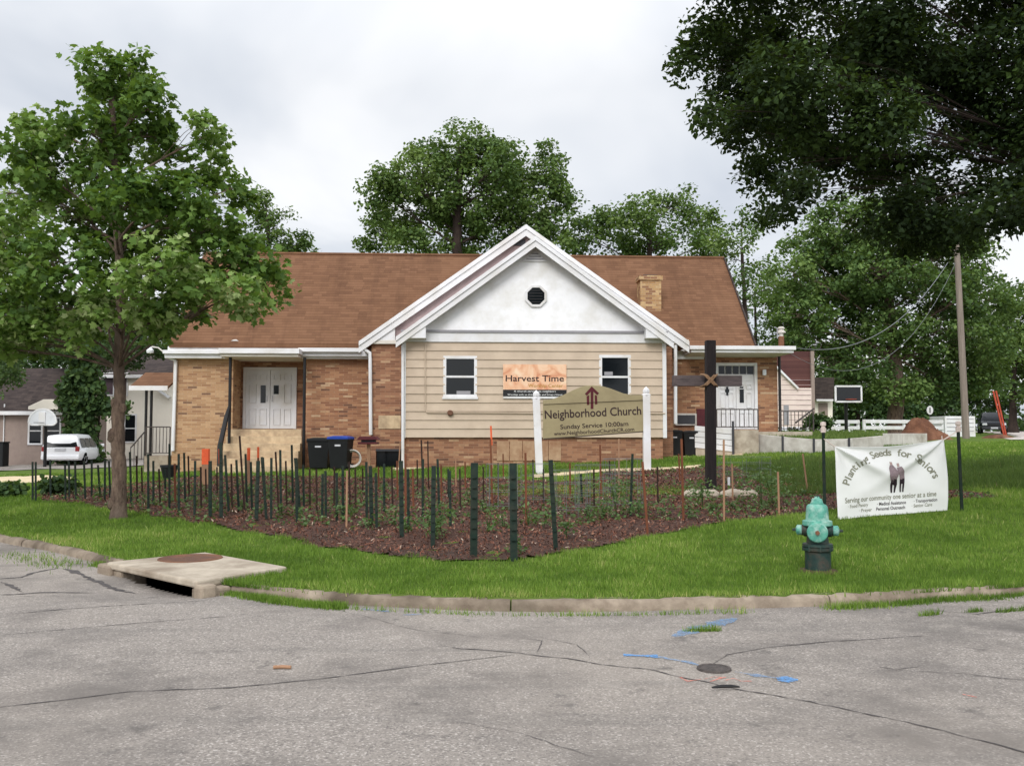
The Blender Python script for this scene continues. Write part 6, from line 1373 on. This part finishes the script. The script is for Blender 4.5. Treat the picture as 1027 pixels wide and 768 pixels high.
fartree('park_tree', 'dense dark tree filling the space behind the dark basketball backboard', 92, [(860,0),(860,420),(860,380)], .4,
        [(800,392,30,20),(830,385,34,22),(865,392,36,24),(900,385,34,24),(940,392,34,22),(970,390,30,22),(850,412,44,12),(910,412,44,12),(960,412,34,12),(1000,408,26,12)], leaf=.42, crad=1.1, dens=2.0, lm='leaf_dark', seed=37, grp='trees beyond the lawn')
fartree('background_tree', 'slender dark tree between the young lawn tree and the church roof', 62, [(272,0),(272,300),(268,220)], .25,
        [(264,198,17,15),(258,222,17,16),(278,226,18,18),(292,242,18,14),(312,242,13,8),(268,252,30,18),(300,256,24,12),(255,270,24,20)], leaf=.26, crad=.6, dens=1.6, nper=14, lm='leaf_far', seed=38)
fartree('background_tree', 'dark tree behind the cream house', 74, [(120,0),(120,380),(118,340)], .35,
        [(75,345,34,24),(110,335,40,28),(150,335,36,26),(185,340,26,22),(130,360,40,20),(170,360,30,18),(90,365,30,18)], leaf=.34, crad=.9, dens=2.0, lm='leaf_dark', seed=39)
fartree('background_tree', 'dark shady tree behind the taupe house roof', 68, [(20,0),(20,380),(18,330)], .4,
        [(-30,330,44,36),(15,320,44,34),(50,330,34,28),(0,355,44,26),(40,358,34,20),(-50,370,40,26),(-10,290,50,30)], leaf=.34, crad=.9, dens=2.0, lm='leaf_dark', seed=40)
fartree('background_tree', 'dark shrubby tree overhanging the front of the taupe house', 44, [(-18,0),(-18,420),(-14,380)], .2,
        [(-22,360,30,22),(-4,372,24,18),(-30,395,26,18),(6,350,26,16),(18,372,14,10)], leaf=.2, crad=.5, dens=1.9, lm='leaf_dark', seed=41)
# far wood that closes the view behind everything
N = 900; X = rng.uniform(-75, 95, N); Y = rng.uniform(112, 135, N); topz = 8.5+3*np.sin(X*.11)+2*np.sin(X*.31+1)
C = np.stack([X, Y, ground_np(X, Y)-.3+topz*rng.uniform(0, 1, N)**.8], 1)
tag(leaves('treeline', C, rng.uniform(1.2, 2.2, N), 46, .55, M['leaf_dark'], None, spray(), .4), kind='stuff')
fartree('background_tree', 'dark tree crown between the taupe roof and the cream house', 54, [(92,0),(92,390),(94,360)], .2,
        [(70,352,22,16),(100,350,26,18),(132,352,24,15),(158,350,20,14),(84,366,22,12),(115,364,18,8)], leaf=.22, crad=.55, dens=1.9, lm='leaf_dark', seed=42)
# ivy on the house end
ia, ib = at(62, 435, 49.4), at(99, 435, 49.4); gz_ = ground(ia.x, 49.4)
e = empty('ivy', ((ia.x+ib.x)/2, 49.4, gz_), 0, 'thick green ivy covering the end of the taupe house beside the minivan', 'ivy')
hx_ = (ib.x-ia.x)/2; ht = at(80, 346, 49.4).z-gz_
X = rng.uniform(-hx_, hx_, 520); Z = rng.uniform(.0, ht, 520); k = (np.abs(X) < hx_*(.72+.28*np.sin(Z*1.9+1)))
C = np.stack([X, rng.uniform(-.35, .5, 520), Z], 1)[k]; C = np.vstack([C, np.stack([rng.uniform(hx_, hx_+1.4, 12), rng.uniform(-.1, .2, 12), rng.uniform(ht*.42, ht*.52, 12)], 1)])
leaves('foliage', C, np.full(len(C), .5), 22, .24, M['leaf_dark'], e, spray(), .2)
mb = MB()
for i in range(5): x = -hx_*.7+hx_*.35*i; mb.tube([(x, .5, -.1), (x+.1, .45, ht*.4), (x-.1, .45, ht*.85)], [.07, .05, .02], 6)
mb.build('stem', M['barkdark'], e)
# shrubs
def shrub(px, py, Y, rpx, rpz, label, lm='leaf_dark', leaf=.12, n=60, nper=20, name='shrub', grp=None):
    p = at(px, py, Y); gz_ = ground(p.x, Y); e = empty(name, (p.x, Y, gz_), 0, label, 'shrub', grp); s_ = Y/FPX; rs = np.random.default_rng(int(px))
    u = blob_points(rs, n, .3)*np.array([rpx*s_, rpx*s_*.8, rpz*s_]); u[:, 2] = np.maximum(u[:, 2]+p.z-gz_, .05)
    leaves('foliage', u, np.full(n, max(.18, rpx*s_*.25)), nper, leaf, M[lm], e, spray(), .5); mb = MB()
    for q in u[:14]: mb.tube([(0, 0, -.05), (q[0]*.4, q[1]*.4, q[2]*.6), tuple(q)], [.02, .014, .005], 4)
    mb.build('stem', M['barkdark'], e)
shrub(822, 422, 36, 14, 7, 'rounded dark shrub beside the church porch railing')
shrub(10, 489, 21, 12, 3.0, 'low dark bush on the lawn edge near the photo border', n=30); shrub(60, 485, 21, 16, 2.6, 'low dark plants at the far tip of the garden bed', n=30)
# seedlings between the stakes
def seedling(px, py, h, w_, nlf, label, grp, lm='leaf_seed', sd=0):
    b_ = gp(px, py); rs = np.random.default_rng(int(px*7+py)); e = empty('seedling', b_, 0, label, 'plant', grp); mb = MB(); C = []
    for i in range(3):
        a = rs.uniform(0, 6.28); t_ = (math.cos(a)*w_*.3, math.sin(a)*w_*.3, h*rs.uniform(.7, 1)); mb.tube([(0, 0, -.03), (t_[0]*.4, t_[1]*.4, t_[2]*.5), t_], [.007, .005, .003], 4)
    mb.build('stem', M['leaf_seed'], e)
    C = np.stack([rs.normal(0, w_*.45, nlf), rs.normal(0, w_*.4, nlf), rs.uniform(.12, 1, nlf)*h], 1); leaves('foliage', C, np.full(nlf, .06), 4, .055, M[lm], e, simple(), .7)
SD = [(243,512),(283,519),(344,524),(351,520),(395,529),(430,530),(441,536),(517,556),(568,541),(664,518),(690,522),(735,512),(325,517),(530,527),(145,508),(196,512),(262,516),(300,522),(372,530),(410,535),(455,520),(490,535),(545,530),(590,526),(606,520),(700,505),(715,515),(640,520),(230,508),(215,514),(170,505),(128,503),(100,499),(80,497),(310,505),(337,505),(365,508),(385,500),(425,503),(470,505),(485,515),(505,530),(555,515),(580,505),(270,502),(250,498),(290,497),(200,496),(180,494),(160,492)]
for i, (x, y) in enumerate(SD): seedling(x, y, random.uniform(.16, .34), random.uniform(.10, .2), random.randint(12, 26), 'small green seedling growing in the mulch '+zone(x), 'seedlings '+zone(x))
seedling(619, 520, .62, .30, 90, 'bushy pale green plant in front of the church sign', None); seedling(438, 542, .5, .24, 60, 'leafy plant beside a wide green stake near the lawn', None); seedling(765, 513, .75, .5, 120, 'bushy green plant beside the pale edging stones', None); seedling(775, 508, .6, .4, 80, 'bushy green plant next to a short pale stake', None); seedling(640, 515, .3, .2, 30, 'green plant at the foot of a leaning green stake', None); seedling(705, 512, .5, .3, 50, 'leafy plant in mulch below the timber cross', None)
# low weeds spread over the back of the bed
X, Y = sample_in(BED, 2600); kk = (Y > 14) & (rng.uniform(0, 1, len(X)) < .25+.75*(.5+.5*np.sin(X*1.1+Y*.8)*np.sin(Y*.9-X*.5)) ); X, Y = X[kk], Y[kk]
C = np.stack([X, Y, ground_np(X, Y)+.06], 1); tag(leaves('weeds', C, np.full(len(C), .09), 5, .07, M['leaf_seed'], None, simple(), .6), kind='stuff')
# ------------------------------------------------------------------ camera, light, sky
cam = bpy.data.cameras.new('camera'); co = bpy.data.objects.new('camera', cam); col.objects.link(co); scene.camera = co
cam.sensor_width = 36; cam.lens = FPX*36/1027; cam.clip_end = 3000; cam.clip_start = .1
co.location = (0, 0, EYE); co.rotation_euler = (math.pi/2+PITCH, 0, 0)
sun = bpy.data.lights.new('sun', 'SUN'); so = bpy.data.objects.new('sun', sun); col.objects.link(so)
EL, AZ = R(36), R(196)          # azimuth clockwise from +Y: behind the camera, a little to its left
sun.energy = 1.5; sun.angle = R(24); sun.color = (1, .98, .955)
d = Vector((math.sin(AZ)*math.cos(EL), math.cos(AZ)*math.cos(EL), math.sin(EL)))
so.rotation_euler = (-d).to_track_quat('-Z', 'Y').to_euler()
w = bpy.data.worlds.new('World'); scene.world = w; w.use_nodes = True; nt = w.node_tree; nt.nodes.clear(); t = NT(nt)
out = nt.nodes.new('ShaderNodeOutputWorld')
sky = nt.nodes.new('ShaderNodeTexSky'); sky.sky_type = 'NISHITA'; sky.sun_disc = False; sky.sun_elevation = EL; sky.sun_rotation = AZ
b1 = nt.nodes.new('ShaderNodeBackground'); b1.inputs[1].default_value = .08; t.l(sky.outputs[0], b1.inputs[0])
g = t.n('ShaderNodeTexCoord').outputs['Generated']; x, y, z = t.xyz(g)
zz = t.math('ADD', t.math('MAXIMUM', z, 0.0), .22)
uv = t.comb(t.math('DIVIDE', x, zz), t.math('DIVIDE', y, zz), 0.0)
n1 = t.noise(uv, 1.0, 5, .5, .5)
cc = t.ramp(n1, [(.34, (.54,.58,.65,1)), (.45, (.68,.71,.76,1)), (.56, (.86,.87,.89,1)), (.70, (.98,.98,.98,1))])
b2 = nt.nodes.new('ShaderNodeBackground'); t.l(cc, b2.inputs[0])
up = t.mapr(z, .35, 1, 0, .9); back = t.mapr(t.math('MULTIPLY', y, -1.0), -.2, 1, 0, .7)
t.l(t.math('ADD', t.math('ADD', up, back), 1.0), b2.inputs[1])
mx = nt.nodes.new('ShaderNodeMixShader'); mx.inputs[0].default_value = .9
t.l(b1.outputs[0], mx.inputs[1]); t.l(b2.outputs[0], mx.inputs[2]); t.l(mx.outputs[0], out.inputs[0])
vs = scene.view_settings; vs.view_transform = 'Standard'; vs.look = 'None'; vs.exposure = 0.25; vs.gamma = 1; vs.use_curve_mapping = False
scene.render.engine = 'CYCLES'; scene.cycles.use_denoising = True
scene.cycles.max_bounces = 6; scene.cycles.diffuse_bounces = 3; scene.cycles.transparent_max_bounces = 8
scene.cycles.use_adaptive_sampling = True
